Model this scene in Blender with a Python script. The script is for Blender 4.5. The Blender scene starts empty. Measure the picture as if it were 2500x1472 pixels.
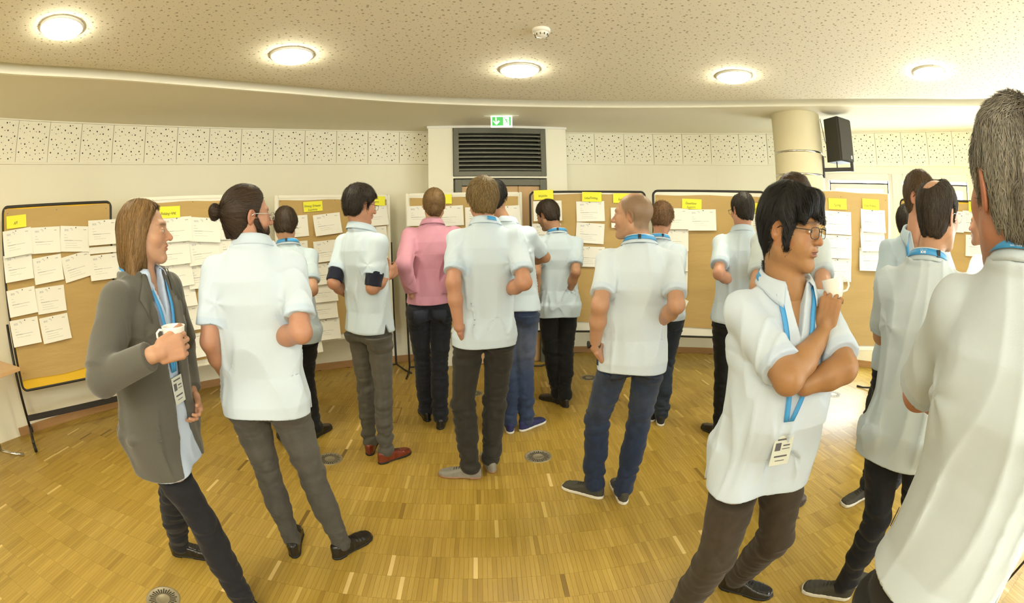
import bpy, bmesh, math, random
import numpy as np
from mathutils import Vector, Matrix
PI = math.pi
COL = bpy.context.scene.collection
sc = bpy.context.scene
# ------------------------------------------------------------------ camera (15 mm diagonal fisheye, cropped), world, lights, exposure
cd = bpy.data.cameras.new('camera'); cam = bpy.data.objects.new('camera', cd); COL.objects.link(cam); sc.camera = cam
cd.type = 'PANO'; cd.panorama_type = 'FISHEYE_EQUISOLID'; cd.sensor_width = 36
cd.fisheye_lens = 1127.84 / 2500 * 36; cd.fisheye_fov = PI * 1.1
cd.shift_x = (1250 - 1166.15) / 2500; cd.shift_y = (639.49 - 736) / 1472; cd.clip_start = .02
cam.location = (0, 0, 1.60)
cam.rotation_euler = (Matrix.Rotation(PI / 2 - .0826, 3, 'X') @ Matrix.Rotation(-.017, 3, 'Z')).to_euler()
C0 = np.array([.668, .697]); RW = 4.80
wd = bpy.data.worlds.new('sky'); sc.world = wd; wd.use_nodes = True
bg = wd.node_tree.nodes['Background']; bg.inputs[0].default_value = (.90, .95, 1.0, 1); bg.inputs[1].default_value = 6.8
def area(name, loc, target, size, power, col, sy=None):
    l = bpy.data.lights.new(name, 'AREA'); l.energy = power; l.color = col; l.size = size
    if sy: l.shape = 'RECTANGLE'; l.size_y = sy
    o = bpy.data.objects.new(name, l); COL.objects.link(o); o.location = loc
    o.rotation_euler = (Vector(target) - Vector(loc)).to_track_quat('-Z', 'Y').to_euler(); return o
# sky light comes in through the tall windows on the right: portals help Cycles sample it
for ph in (50, 62.75, 76.15, 89.55, 102.95, 116.35, 129.75):
    a = math.radians(ph); c = (C0[0] + 4.99 * math.sin(a), C0[1] + 4.99 * math.cos(a), 1.22)
    o = area('window_portal', c, (C0[0], C0[1], 1.22), 1.06, 1, (1, 1, 1), 1.98)
    try: o.data.cycles.is_portal = True
    except Exception: bpy.data.objects.remove(o)
# soft fill light added under the ceiling behind the camera, no fixture there
area('added_fill', (-.3, -1.3, 2.62), (.4, 1.8, .9), 2.6, 68, (1.0, .95, .80), 1.4)
sc.view_settings.view_transform = 'Standard'; sc.view_settings.look = 'None'; sc.view_settings.exposure = .90; sc.view_settings.gamma = 1
sc.view_settings.use_curve_mapping = False
sc.cycles.use_denoising = True; sc.cycles.max_bounces = 6; sc.cycles.diffuse_bounces = 4; sc.cycles.glossy_bounces = 3; sc.cycles.transparent_max_bounces = 12
sc.cycles.use_adaptive_sampling = True; sc.cycles.adaptive_threshold = .02; sc.cycles.sample_clamp_indirect = 8
# ------------------------------------------------------------------ materials
def srgb(r, g, b):
    f = lambda c: (c / 255 / 12.92) if c / 255 <= .04045 else ((c / 255 + .055) / 1.055) ** 2.4
    return (f(r), f(g), f(b))
M = {}
def nodes(name):
    m = bpy.data.materials.new(name); m.use_nodes = True; nt = m.node_tree; return m, nt, nt.nodes['Principled BSDF']
def flat_mat(name, col, rough=.5, metal=0, spec=.5, var=0, scale=8, bump=0, bscale=60, em=None, coat=0, stretch=None):
    m, nt, b = nodes(name); b.inputs['Base Color'].default_value = (*col, 1); b.inputs['Roughness'].default_value = rough; b.inputs['Metallic'].default_value = metal
    b.inputs['Specular IOR Level'].default_value = spec; b.inputs['Coat Weight'].default_value = coat; b.inputs['Coat Roughness'].default_value = .15
    tc = nt.nodes.new('ShaderNodeTexCoord'); vec = tc.outputs['Object']
    if stretch: mp = nt.nodes.new('ShaderNodeMapping'); mp.inputs['Scale'].default_value = stretch; nt.links.new(vec, mp.inputs[0]); vec = mp.outputs[0]
    if var:
        n = nt.nodes.new('ShaderNodeTexNoise'); n.inputs['Scale'].default_value = scale; n.inputs['Detail'].default_value = 5; nt.links.new(vec, n.inputs['Vector'])
        r = nt.nodes.new('ShaderNodeMix'); r.data_type = 'RGBA'; r.inputs[6].default_value = (*[c * (1 - var) for c in col], 1); r.inputs[7].default_value = (*[min(1, c * (1 + var)) for c in col], 1)
        nt.links.new(n.outputs[0], r.inputs[0]); nt.links.new(r.outputs[2], b.inputs['Base Color'])
    if bump:
        n = nt.nodes.new('ShaderNodeTexNoise'); n.inputs['Scale'].default_value = bscale; n.inputs['Detail'].default_value = 4; nt.links.new(vec, n.inputs['Vector'])
        u = nt.nodes.new('ShaderNodeBump'); u.inputs['Strength'].default_value = bump; u.inputs['Distance'].default_value = .004; nt.links.new(n.outputs[0], u.inputs['Height']); nt.links.new(u.outputs[0], b.inputs['Normal'])
    if em: b.inputs['Emission Color'].default_value = (*em[0], 1); b.inputs['Emission Strength'].default_value = em[1]
    return m
def col_mat(name, rough=.8, spec=.3, bump=0, bscale=300, sheen=0, var=0, scale=200, stretch=None, sss=0, dist=.002):
    m, nt, b = nodes(name); a = nt.nodes.new('ShaderNodeAttribute'); a.attribute_name = 'Col'; out = a.outputs['Color']
    tc = nt.nodes.new('ShaderNodeTexCoord'); vec = tc.outputs['Object']
    if stretch: mp = nt.nodes.new('ShaderNodeMapping'); mp.inputs['Scale'].default_value = stretch; nt.links.new(vec, mp.inputs[0]); vec = mp.outputs[0]
    if var:
        n = nt.nodes.new('ShaderNodeTexNoise'); n.inputs['Scale'].default_value = scale; n.inputs['Detail'].default_value = 3; nt.links.new(vec, n.inputs['Vector'])
        mr = nt.nodes.new('ShaderNodeMapRange'); mr.inputs[3].default_value = 1 - var; mr.inputs[4].default_value = 1 + var; nt.links.new(n.outputs[0], mr.inputs[0])
        mx = nt.nodes.new('ShaderNodeMix'); mx.data_type = 'RGBA'; mx.blend_type = 'MULTIPLY'; mx.inputs[0].default_value = 1; nt.links.new(out, mx.inputs[6]); nt.links.new(mr.outputs[0], mx.inputs[7]); out = mx.outputs[2]
    nt.links.new(out, b.inputs['Base Color']); b.inputs['Roughness'].default_value = rough; b.inputs['Specular IOR Level'].default_value = spec; b.inputs['Sheen Weight'].default_value = sheen
    if sss: b.inputs['Subsurface Weight'].default_value = sss; b.inputs['Subsurface Radius'].default_value = (1, .35, .2); b.inputs['Subsurface Scale'].default_value = .006
    if bump:
        n = nt.nodes.new('ShaderNodeTexNoise'); n.inputs['Scale'].default_value = bscale; n.inputs['Detail'].default_value = 4; nt.links.new(vec, n.inputs['Vector'])
        u = nt.nodes.new('ShaderNodeBump'); u.inputs['Strength'].default_value = bump; u.inputs['Distance'].default_value = dist; nt.links.new(n.outputs[0], u.inputs['Height']); nt.links.new(u.outputs[0], b.inputs['Normal'])
    return m
M['skin'] = col_mat('skin', .48, .4, .12, 350, 0, .05, 120)
M['polo'] = col_mat('pique_polo', .9, .2, .25, 900, .15, .015, 60)
M['shirt'] = col_mat('shirt_cotton', .75, .3, .3, 40, .1, .03, 30, (1, 1, .6), dist=.004)
M['cloth_dark'] = col_mat('trouser_cloth', .85, .25, .3, 500, .1, .12, 70)
M['denim'] = col_mat('denim', .85, .25, .4, 700, .1, .22, 160, (1, 1, .5))
M['denim_patch'] = flat_mat('denim_patch', (.018, .024, .040), .85, var=.3, scale=90, bump=.3, bscale=400)
M['hair'] = col_mat('hair', .58, .32, 0, 0, 0, .1, 90)
M['wool'] = col_mat('blazer_wool', .85, .25, .4, 500, .3, .10, 200)
M['wool_flat'] = flat_mat('blazer_wool_lapel', (.083, .080, .066), .85, var=.12, scale=200, bump=.3, bscale=500)
M['sclera'] = flat_mat('eye_white', (.78, .76, .72), .15); M['black_gloss'] = flat_mat('pupil_black', (.005, .005, .005), .1)
M['leather_black'] = flat_mat('black_leather', (.010, .009, .008), .32, bump=.25, bscale=70, coat=.2)
M['leather_red'] = flat_mat('oxblood_leather', (.16, .022, .008), .30, var=.45, scale=14, bump=.2, bscale=70, coat=.35)
M['leather_brown'] = flat_mat('brown_leather', (.045, .026, .014), .5, var=.3, bump=.2)
M['suede_gray'] = flat_mat('grey_suede', (.24, .225, .19), .85, var=.15, bump=.3, bscale=160)
M['canvas_dark'] = flat_mat('olive_canvas', (.055, .052, .040), .85, var=.15, bump=.3, bscale=300)
M['canvas_blue'] = flat_mat('blue_canvas', (.025, .03, .12), .85, var=.15, bump=.3, bscale=300)
M['canvas_black'] = flat_mat('black_canvas', (.018, .018, .018), .85, bump=.3, bscale=300)
M['rubber_black'] = flat_mat('black_rubber', (.012, .011, .010), .6); M['sole_white'] = flat_mat('white_rubber', (.72, .70, .62), .6, var=.12, scale=30); M['sole_tan'] = flat_mat('tan_sole', (.30, .16, .09), .6)
M['lanyard'] = flat_mat('blue_ribbon', (.045, .30, .66), .45, bump=.1, bscale=500); M['badge'] = flat_mat('badge_card', (.62, .66, .60), .25, var=.05)
M['print_dark'] = flat_mat('print_dark', (.10, .10, .11), .7); M['print_gray'] = flat_mat('print_gray', (.42, .46, .52), .7); M['print_white'] = flat_mat('print_white', (.92, .95, .97), .6); M['ink'] = flat_mat('felt_pen_ink', (.16, .15, .05), .6)
M['navy_tag'] = flat_mat('navy_tag', (.02, .03, .07), .7)
M['frame_black'] = flat_mat('glasses_black', (.012, .01, .01), .25); M['frame_silver'] = flat_mat('glasses_silver', (.6, .58, .55), .25, .9)
def glass_mat(name, tint, refl):
    m = bpy.data.materials.new(name); m.use_nodes = True; nt = m.node_tree; nt.nodes.clear(); o = nt.nodes.new('ShaderNodeOutputMaterial'); t = nt.nodes.new('ShaderNodeBsdfTransparent'); g = nt.nodes.new('ShaderNodeBsdfGlossy'); x = nt.nodes.new('ShaderNodeMixShader')
    t.inputs[0].default_value = (*tint, 1); g.inputs['Roughness'].default_value = .03; x.inputs[0].default_value = refl; nt.links.new(t.outputs[0], x.inputs[1]); nt.links.new(g.outputs[0], x.inputs[2]); nt.links.new(x.outputs[0], o.inputs[0]); return m
M['lens'] = glass_mat('spectacle_lens', (.97, .97, .98), .03); M['pane'] = glass_mat('window_glass', (.97, .99, .98), .06)
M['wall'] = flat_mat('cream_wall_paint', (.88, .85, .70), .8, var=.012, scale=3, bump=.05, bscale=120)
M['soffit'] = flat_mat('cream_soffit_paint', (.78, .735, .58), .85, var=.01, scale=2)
M['panel'] = flat_mat('acoustic_panel_white', (.90, .87, .72), .8); M['hole'] = flat_mat('perforation_dark', (.035, .025, .012), .9)
M['wood'] = flat_mat('skirting_oak', (.42, .235, .095), .5, var=.2, scale=6, stretch=(1, 1, 6)); M['door_wood'] = flat_mat('beech_door', (.62, .40, .20), .5, var=.08, scale=3, stretch=(6, 6, .6))
M['gray_metal'] = flat_mat('grey_green_metal', (.125, .125, .090), .45, .1, var=.08); M['dark_gap'] = flat_mat('dark_void', (.012, .011, .008), .9)
M['black_metal'] = flat_mat('black_powder_coat', (.018, .015, .012), .45); M['white_metal'] = flat_mat('white_powder_coat', (.84, .82, .70), .5); M['chrome'] = flat_mat('chrome', (.65, .64, .60), .18, 1)
M['white_plastic'] = flat_mat('white_plastic', (.82, .81, .74), .4); M['china'] = flat_mat('white_china', (.86, .86, .82), .18, coat=.4)
M['kraft'] = flat_mat('kraft_paper', (.50, .345, .130), .75, var=.10, scale=2.2, bump=.8, bscale=5, stretch=(1, 1, 4.5)); M['board_yellow'] = flat_mat('yellow_felt', (.80, .50, .03), .8, bump=.2, bscale=200)
M['board_white'] = flat_mat('white_board_face', (.84, .83, .74), .6); M['paper'] = flat_mat('white_paper', (.86, .86, .80), .7); M['card'] = flat_mat('yellow_card', (.88, .86, .055), .7)
M['concrete'] = flat_mat('painted_concrete', (.66, .60, .40), .7, var=.06, scale=5, bump=.15, bscale=30); M['win_frame'] = flat_mat('window_frame_white', (.78, .74, .68), .4)
M['speaker'] = flat_mat('speaker_black', (.022, .020, .015), .55, bump=.3, bscale=250); M['grille'] = flat_mat('speaker_grille', (.050, .046, .036), .6, .3, var=.3, scale=260)
M['drain'] = flat_mat('cast_steel', (.34, .30, .21), .45, .55, var=.1); M['lamp'] = flat_mat('lamp_glass', (.9, .9, .85), .3, em=((1, .93, .70), 55))
M['green'] = flat_mat('exit_green', (.04, .30, .06), .4, em=((.06, .42, .08), .55)); M['sign_white'] = flat_mat('exit_white', (.9, .95, .85), .4, em=((.95, 1, .88), 1.0))
def floor_mat(name, obj_random):
    m, nt, b = nodes(name); N = nt.nodes; L = nt.links
    if obj_random: src = N.new('ShaderNodeObjectInfo').outputs['Color']
    else: a = N.new('ShaderNodeAttribute'); a.attribute_name = 'tone'; src = a.outputs['Fac']
    r = N.new('ShaderNodeValToRGB'); e = r.color_ramp.elements; e[0].position = 0; e[0].color = (.17, .098, .015, 1); e[1].position = 1; e[1].color = (.68, .50, .19, 1)
    for p, c in ((.10, (.290, .180, .028)), (.45, (.375, .245, .042)), (.85, (.450, .305, .064)), (.95, (.56, .40, .11))): x = e.new(p); x.color = (*c, 1)
    L.new(src, r.inputs[0]); tc = N.new('ShaderNodeTexCoord'); geo = N.new('ShaderNodeNewGeometry'); mp = N.new('ShaderNodeMapping'); mp.inputs['Scale'].default_value = (90, 6, 1); L.new(geo.outputs['Position'], mp.inputs[0])
    n = N.new('ShaderNodeTexNoise'); n.inputs['Scale'].default_value = 1.0; n.inputs['Detail'].default_value = 4; L.new(mp.outputs[0], n.inputs['Vector'])
    mr = N.new('ShaderNodeMapRange'); mr.inputs[3].default_value = .84; mr.inputs[4].default_value = 1.16; L.new(n.outputs[0], mr.inputs[0])
    mx = N.new('ShaderNodeMix'); mx.data_type = 'RGBA'; mx.blend_type = 'MULTIPLY'; mx.inputs[0].default_value = 1; L.new(r.outputs[0], mx.inputs[6]); L.new(mr.outputs[0], mx.inputs[7])
    L.new(mx.outputs[2], b.inputs['Base Color']); b.inputs['Roughness'].default_value = .34; b.inputs['Specular IOR Level'].default_value = .5
    n2 = N.new('ShaderNodeTexNoise'); n2.inputs['Scale'].default_value = 2.2; L.new(geo.outputs['Position'], n2.inputs['Vector']); m2 = N.new('ShaderNodeMapRange'); m2.inputs[3].default_value = .26; m2.inputs[4].default_value = .44; L.new(n2.outputs[0], m2.inputs[0]); L.new(m2.outputs[0], b.inputs['Roughness'])
    return m
M['parquet'] = floor_mat('oak_parquet', False); M['parquet_piece'] = floor_mat('oak_parquet_piece', True); M['floor_base'] = flat_mat('floor_joint', (.12, .07, .02), .7)
def perforated():
    m, nt, b = nodes('perforated_plaster'); N = nt.nodes; L = nt.links; g = N.new('ShaderNodeNewGeometry'); sep = N.new('ShaderNodeSeparateXYZ'); cb = N.new('ShaderNodeCombineXYZ'); L.new(g.outputs['Position'], sep.inputs[0]); L.new(sep.outputs[0], cb.inputs[0]); L.new(sep.outputs[1], cb.inputs[1])
    prev = None
    for scale, rad in ((15, .115), (25, .085)):
        v = N.new('ShaderNodeTexVoronoi'); v.voronoi_dimensions = '2D'; v.inputs['Scale'].default_value = scale; v.inputs['Randomness'].default_value = .85; mp = N.new('ShaderNodeMapping'); mp.inputs['Location'].default_value = (scale, scale * .37, 0); L.new(cb.outputs[0], mp.inputs[0]); L.new(mp.outputs[0], v.inputs['Vector'])
        r = N.new('ShaderNodeMapRange'); r.inputs[1].default_value = rad * .78; r.inputs[2].default_value = rad; r.inputs[3].default_value = 0; r.inputs[4].default_value = 1; L.new(v.outputs['Distance'], r.inputs[0])
        if prev is None: prev = r.outputs[0]
        else: mu = N.new('ShaderNodeMath'); mu.operation = 'MULTIPLY'; L.new(prev, mu.inputs[0]); L.new(r.outputs[0], mu.inputs[1]); prev = mu.outputs[0]
    mx = N.new('ShaderNodeMix'); mx.data_type = 'RGBA'; mx.inputs[6].default_value = (.42, .37, .26, 1); mx.inputs[7].default_value = (.80, .755, .62, 1); L.new(prev, mx.inputs[0]); L.new(mx.outputs[2], b.inputs['Base Color']); b.inputs['Roughness'].default_value = .85
    u = N.new('ShaderNodeBump'); u.inputs['Strength'].default_value = .6; u.inputs['Distance'].default_value = .004; L.new(prev, u.inputs['Height']); L.new(u.outputs[0], b.inputs['Normal'])
    return m
M['perforated'] = perforated()
# ------------------------------------------------------------------ signed-distance modelling of people
f32 = np.float32
def V3(*a): return np.array(a, dtype=np.float64)
def nrm(v):
    v = np.asarray(v, float); return v / max(np.linalg.norm(v), 1e-9)
def smin(a, b, k):
    h = np.clip(.5 + .5 * (b - a) / k, 0, 1); return b + (a - b) * h - k * h * (1 - h)
def smax(a, b, k): return -smin(-a, -b, k)
def dot1(q): return np.einsum('ij,ij->i', q, q)
def rc(p, a, b, ra, rb):
    a = np.asarray(a, p.dtype); ba = np.asarray(b, p.dtype) - a; pa = p - a
    h = pa @ ba; h /= max(float(ba @ ba), 1e-9); np.maximum(h, 0, out=h); np.minimum(h, 1, out=h)
    pa -= h[:, None] * ba
    return np.sqrt(dot1(pa)) - (ra + (rb - ra) * h)
def ell(p, c, R, M=None):
    q = p - np.asarray(c, p.dtype)
    if M is not None: q = q @ np.asarray(M, p.dtype)
    R = np.asarray(R, p.dtype); q = q / R; k0 = np.sqrt(dot1(q)); q /= R; k1 = np.sqrt(dot1(q))
    return k0 * (k0 - 1) / np.maximum(k1, 1e-6)
def rbox(p, c, hx, r, M=None):
    q = p - np.asarray(c, p.dtype)
    if M is not None: q = q @ np.asarray(M, p.dtype)
    d = np.abs(q) - (np.asarray(hx, p.dtype) - p.dtype.type(r)); m = np.maximum(np.maximum(d[:, 0], d[:, 1]), d[:, 2])
    return np.sqrt(dot1(np.maximum(d, 0))) + np.minimum(m, 0) - r
from concurrent.futures import ThreadPoolExecutor
POOL = ThreadPoolExecutor(4)
def pmap(f, P, n=7000):
    """evaluate f over the points in threads"""
    if len(P) <= n: return f(P)
    ch = [P[k:k + n] for k in range(0, len(P), n)]
    return np.concatenate(list(POOL.map(f, ch)))
def grid_mesh(f, lo, hi, c, newton=2, fine=None):
    """surface nets on a block-sparse grid"""
    B = 4
    lo = np.asarray(lo, float); n = np.maximum(np.ceil((np.asarray(hi, float) - lo) / c / B).astype(int), 1)
    D = np.full(n * B + 1, 1.0, f32)
    ii = np.stack(np.meshgrid(*[np.arange(k) for k in n], indexing='ij'), -1).reshape(-1, 3)
    cen = lo + (ii + .5) * B * c
    dv = pmap(f, cen.astype(f32)); keep = np.abs(dv) < B * c * .87 * 1.15 + c * .6
    neg = ((~keep) & (dv < 0)).reshape(n); neg = neg.repeat(B, 0).repeat(B, 1).repeat(B, 2); D[:-1, :-1, :-1][neg] = -1; D[1:, 1:, 1:][neg] = -1
    kb = ii[keep]
    loc = np.stack(np.meshgrid(*[np.arange(B + 1)] * 3, indexing='ij'), -1).reshape(-1, 3)
    idx = (kb[:, None, :] * B + loc[None]).reshape(-1, 3)
    D[idx[:, 0], idx[:, 1], idx[:, 2]] = pmap(f, (lo + idx * c).astype(f32))
    S = D < 0
    a = S[:-1, :-1, :-1].astype(np.int8)
    cnt = a.copy()
    for dx in (0, 1):
        for dy in (0, 1):
            for dz in (0, 1):
                if dx + dy + dz: cnt += S[dx:S.shape[0] - 1 + dx, dy:S.shape[1] - 1 + dy, dz:S.shape[2] - 1 + dz]
    act = (cnt > 0) & (cnt < 8)
    I = np.argwhere(act)
    if len(I) == 0: return np.zeros((0, 3)), np.zeros((0, 4), int)
    vid = np.full(act.shape, -1, np.int32); vid[act] = np.arange(len(I))
    acc = np.zeros((len(I), 3)); w = np.zeros(len(I))
    cs = [(x, y, z) for x in (0, 1) for y in (0, 1) for z in (0, 1)]
    vals = {q: D[I[:, 0] + q[0], I[:, 1] + q[1], I[:, 2] + q[2]].astype(float) for q in cs}
    for q in cs:
        for ax in range(3):
            if q[ax] == 0:
                r = list(q); r[ax] = 1; r = tuple(r); A, Bv = vals[q], vals[r]
                m = (A < 0) != (Bv < 0); t = np.where(m, A / np.where(m, A - Bv, 1), 0)
                pt = np.array(q, float)[None].repeat(len(I), 0); pt[:, ax] = t
                acc += pt * m[:, None]; w += m
    V = lo + (I + acc / w[:, None]) * c
    F = []
    for ax in range(3):
        e = S[tuple(slice(1, None) if k == ax else slice(None) for k in range(3))] != S[tuple(slice(None, -1) if k == ax else slice(None) for k in range(3))]
        E = np.argwhere(e); b, d = (ax + 1) % 3, (ax + 2) % 3
        m = (E[:, b] > 0) & (E[:, d] > 0) & (E[:, b] < act.shape[b]) & (E[:, d] < act.shape[d]); E = E[m]
        q = []
        for ob, od in ((0, 0), (-1, 0), (-1, -1), (0, -1)):
            X = E.copy(); X[:, b] += ob; X[:, d] += od; q.append(vid[X[:, 0], X[:, 1], X[:, 2]])
        q = np.stack(q, 1); inside = S[E[:, 0], E[:, 1], E[:, 2]]
        q[~inside] = q[~inside][:, ::-1]; F.append(q)
    F = np.concatenate(F); F = F[(F >= 0).all(1)]
    f = fine or f
    V = V.astype(f32)
    d, g = grad(f, V, c * .35); gn = g / np.maximum(dot1(g), .2)[:, None]
    for k in range(max(newton, 1)):
        if k: d = pmap(f, V)
        step = d[:, None] * gn; L = np.sqrt(dot1(step)); step *= np.minimum(1, c * .7 / np.maximum(L, 1e-9))[:, None]; V = (V - step).astype(f32)
    return V, F
def grad(f, V, e):
    V = np.asarray(V, f32); k = np.array([[1, -1, -1], [-1, -1, 1], [-1, 1, -1], [1, 1, 1]], f32); g = 0; d = 0
    for q in k:
        v = pmap(f, V + q * f32(e)); g = g + v[:, None] * q; d = d + v
    return d / 4, g / (4 * e)
def mk_mesh(name, V, F, smooth=True, col=None, mats=(), midx=None, quads=True):
    me = bpy.data.meshes.new(name); n = F.shape[1]
    me.vertices.add(len(V)); me.vertices.foreach_set('co', np.asarray(V, f32).ravel())
    me.loops.add(F.size); me.loops.foreach_set('vertex_index', F.astype(np.int32).ravel())
    me.polygons.add(len(F)); me.polygons.foreach_set('loop_start', np.arange(0, F.size, n, dtype=np.int32))
    me.polygons.foreach_set('loop_total', np.full(len(F), n, np.int32))
    if midx is not None: me.polygons.foreach_set('material_index', midx.astype(np.int32))
    me.update(calc_edges=True); me.validate()
    me.polygons.foreach_set('use_smooth', np.full(len(me.polygons), smooth))
    if col is not None:
        at = me.color_attributes.new('Col', 'FLOAT_COLOR', 'POINT')
        c4 = np.ones((len(V), 4), f32); c4[:, :3] = col; at.data.foreach_set('color', c4.ravel())
    for m in mats: me.materials.append(m)
    return me
def link(name, me, parent=None, mat=None, label=None, kind=None):
    o = bpy.data.objects.new(name, me); COL.objects.link(o)
    if mat is not None: me.materials.append(mat)
    if parent is not None: o.parent = parent
    if label: o['label'] = label
    if kind: o['kind'] = kind
    return o
def cat(parts):
    Vs, Fs, Cs, n = [], [], [], 0
    for p in parts:
        Vs.append(p[0]); Fs.append(p[1] + n); n += len(p[0])
        if len(p) > 2: Cs.append(p[2])
    return np.concatenate(Vs), np.concatenate(Fs), (np.concatenate(Cs) if Cs else None)
def frame(z, x):
    z = nrm(z); x = np.asarray(x, float); x = nrm(x - z * (x @ z)); y = np.cross(z, x); return np.stack([x, y, z], 1)
_rs = np.random.RandomState(7)
_WD = _rs.normal(size=(14, 3)); _WD /= np.linalg.norm(_WD, axis=1)[:, None]; _WP = _rs.uniform(0, 6.28, 14)
def noise(p, fr, seed=0):
    """smooth band noise from rotated sines, about -1..1"""
    s = 0
    q = (p * fr).astype(f32)
    for i in range(4):
        j = (i + seed * 3) % 14
        s = s + np.sin(q @ (_WD[j] * 6.283).astype(f32) + f32(_WP[j]) + f32(1.7) * np.sin(q @ (_WD[(j + 5) % 14] * 4.1).astype(f32) + f32(seed)))
    return s / 3.0
def folds(p, amp, fz=1.0, fx=1.0, seed=0):
    q = p * np.array([fx, fx, fz * .32])
    w = noise(q, 2.6, seed)
    r = 1 - np.abs(noise(q + w[:, None] * .05, 5.6, seed + 1)); r = r * r * np.sign(r)
    return -amp * (np.clip(r, 0, 1) * 1.1 - .3)
FINGER = [(-.030, .070, .0088), (-.0105, .079, .0092), (.0105, .074, .0088), (.030, .058, .0078)]
def hand_prims(W, u, n, th, curl=(.5, .6, .5), thumb=.6, s=1.0, tcurl=.5, spread=.04):
    """capsules of a hand: W wrist, u towards the fingers, n the way the palm faces, th = +1/-1 side of the thumb along u x n"""
    u = nrm(u); n = nrm(n - u * (n @ u)); a = np.cross(u, n) * th      # a points to the thumb side
    P = []
    palm_c = W + u * .052 * s
    P.append(('box', palm_c, V3(.039, .048, .0145) * s, .013 * s, np.stack([a, u, n], 1)))
    for i, (off, L, r) in enumerate(FINGER):
        o = -off if True else off
        b = W + (u * (.092 - .004 * abs(i - 1)) + a * (-off)) * s
        d = nrm(u + a * (-off) / .03 * spread)
        ang = 0; prev = b; segs = (.48, .30, .22); rr = r * s
        for j, (sg, cv) in enumerate(zip(segs, curl)):
            ang += cv; dd = d * math.cos(ang) + n * math.sin(ang); nx = prev + dd * L * sg * s
            P.append(('rc', prev, nx, rr, rr * .93, .004)); prev = nx; rr *= .93
        P.append(('rc', W + (u * .04 + a * (-off) * .7) * s, b, .012 * s, r * 1.1 * s, .01))
    b = W + (u * .03 + a * .030 + n * .006) * s
    d1 = nrm(u * math.cos(thumb) + a * math.sin(thumb) * .9 + n * .35)
    m = b + d1 * .042 * s
    d2 = nrm(d1 + n * tcurl * .6 + u * .25); e = m + d2 * .033 * s; d3 = nrm(d2 + n * tcurl * .5); g = e + d3 * .025 * s
    P += [('rc', b, m, .0155 * s, .0115 * s, .012), ('rc', m, e, .0115 * s, .010 * s, .005), ('rc', e, g, .010 * s, .0082 * s, .004)]
    return P
def eval_prims(p, P, d=None, k0=.006):
    for q in P:
        if q[0] == 'box': v = rbox(p, q[1], q[2], q[3], q[4]); k = .01
        elif q[0] == 'ell': v = ell(p, q[1], q[2], q[3]); k = q[4]
        else: v = rc(p, q[1], q[2], q[3], q[4]); k = q[5]
        d = v if d is None else smin(d, v, k)
    return d
# head, local frame x right, y forward, z up, origin mid head
def head_sdf(q, o):
    fat = o.get('fat', 0); nose = o.get('nose', 1.0)
    x = np.abs(q[:, 0]); m = np.stack([x, q[:, 1], q[:, 2]], 1)
    d = ell(q, (0, -.014, .034), (.0755, .096, .088))
    d = smin(d, ell(q, (0, .020, -.022), (.062 + fat * .008, .070, .084)), .03)
    d = smin(d, rc(m, (.043 + fat * .008, .0, -.052 - fat * .006), (.010, .066, -.092), .026 + fat * .008, .021), .03)
    d = smin(d, ell(m, (.036, .056, -.018 - fat * .012), (.028 + fat * .005, .026, .026 + fat * .01)), .022)
    d = smin(d, rc(m, (.008, .083, .034), (.040, .066, .032), .012, .011), .014)             # brow ridge
    d = smax(d, -ell(m, (.032, .103, .010), (.019, .017, .0125)), .012)                      # socket
    d = smin(d, ell(m, (.0315, .0775, .0095), (.0165, .0125, .0120)), .0035)                 # lids over the eye
    d = smax(d, -rbox(m, (.0315, .0925, .0085), (.0118, .0115, .0042 * o.get('eye', 1)), .003), .0015)       # the opening
    d = smin(d, rc(q, (0, .083, .018), (0, .103 + .008 * nose, -.019), .0085, .0118), .012)  # nose
    d = smin(d, ell(m, (.0105, .096, -.0225), (.0085, .011, .0078)), .006)
    d = smax(d, -ell(m, (.0065, .1015, -.0305), (.0035, .006, .004)), .002)
    d = smin(d, ell(q, (0, .078, -.050), (.029, .019, .020)), .012)                          # muzzle
    d = smin(d, ell(q, (0, .0925, -.0475), (.0225, .0085, .0058)), .004)
    d = smin(d, ell(q, (0, .0905, -.0605), (.0195, .0085, .0062)), .004)
    d = smax(d, -rbox(q, (0, .104, -.0540), (.021, .012, .0012 + .0022 * o.get('open', 0)), .001), .0025)
    d = smin(d, ell(q, (0, .076, -.092 - fat * .004), (.023, .018, .018)), .014)
    # ears
    e = m - np.array([.0765 + fat * .003, -.012, .004])
    ca, sa = math.cos(.22), math.sin(.22); ey = e[:, 1] * ca - e[:, 2] * sa; ez = e[:, 1] * sa + e[:, 2] * ca
    ex = e[:, 0] + ey * .45
    e2 = np.stack([ex, ey, ez], 1)
    ear = ell(e2, (0, 0, 0), (.0075, .0185, .0315))
    ear = smin(ear, ell(e2, (0, .002, -.024), (.006, .010, .011)), .004)
    ear = smax(ear, -ell(e2, (.0075, .003, .001), (.0065, .0105, .0195)), .003)
    ear = smin(ear, rc(e2, (.001, .006, -.008), (.002, -.006, .013), .0028, .0026), .003)
    d = smin(d, ear, .006)
    return d
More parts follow.
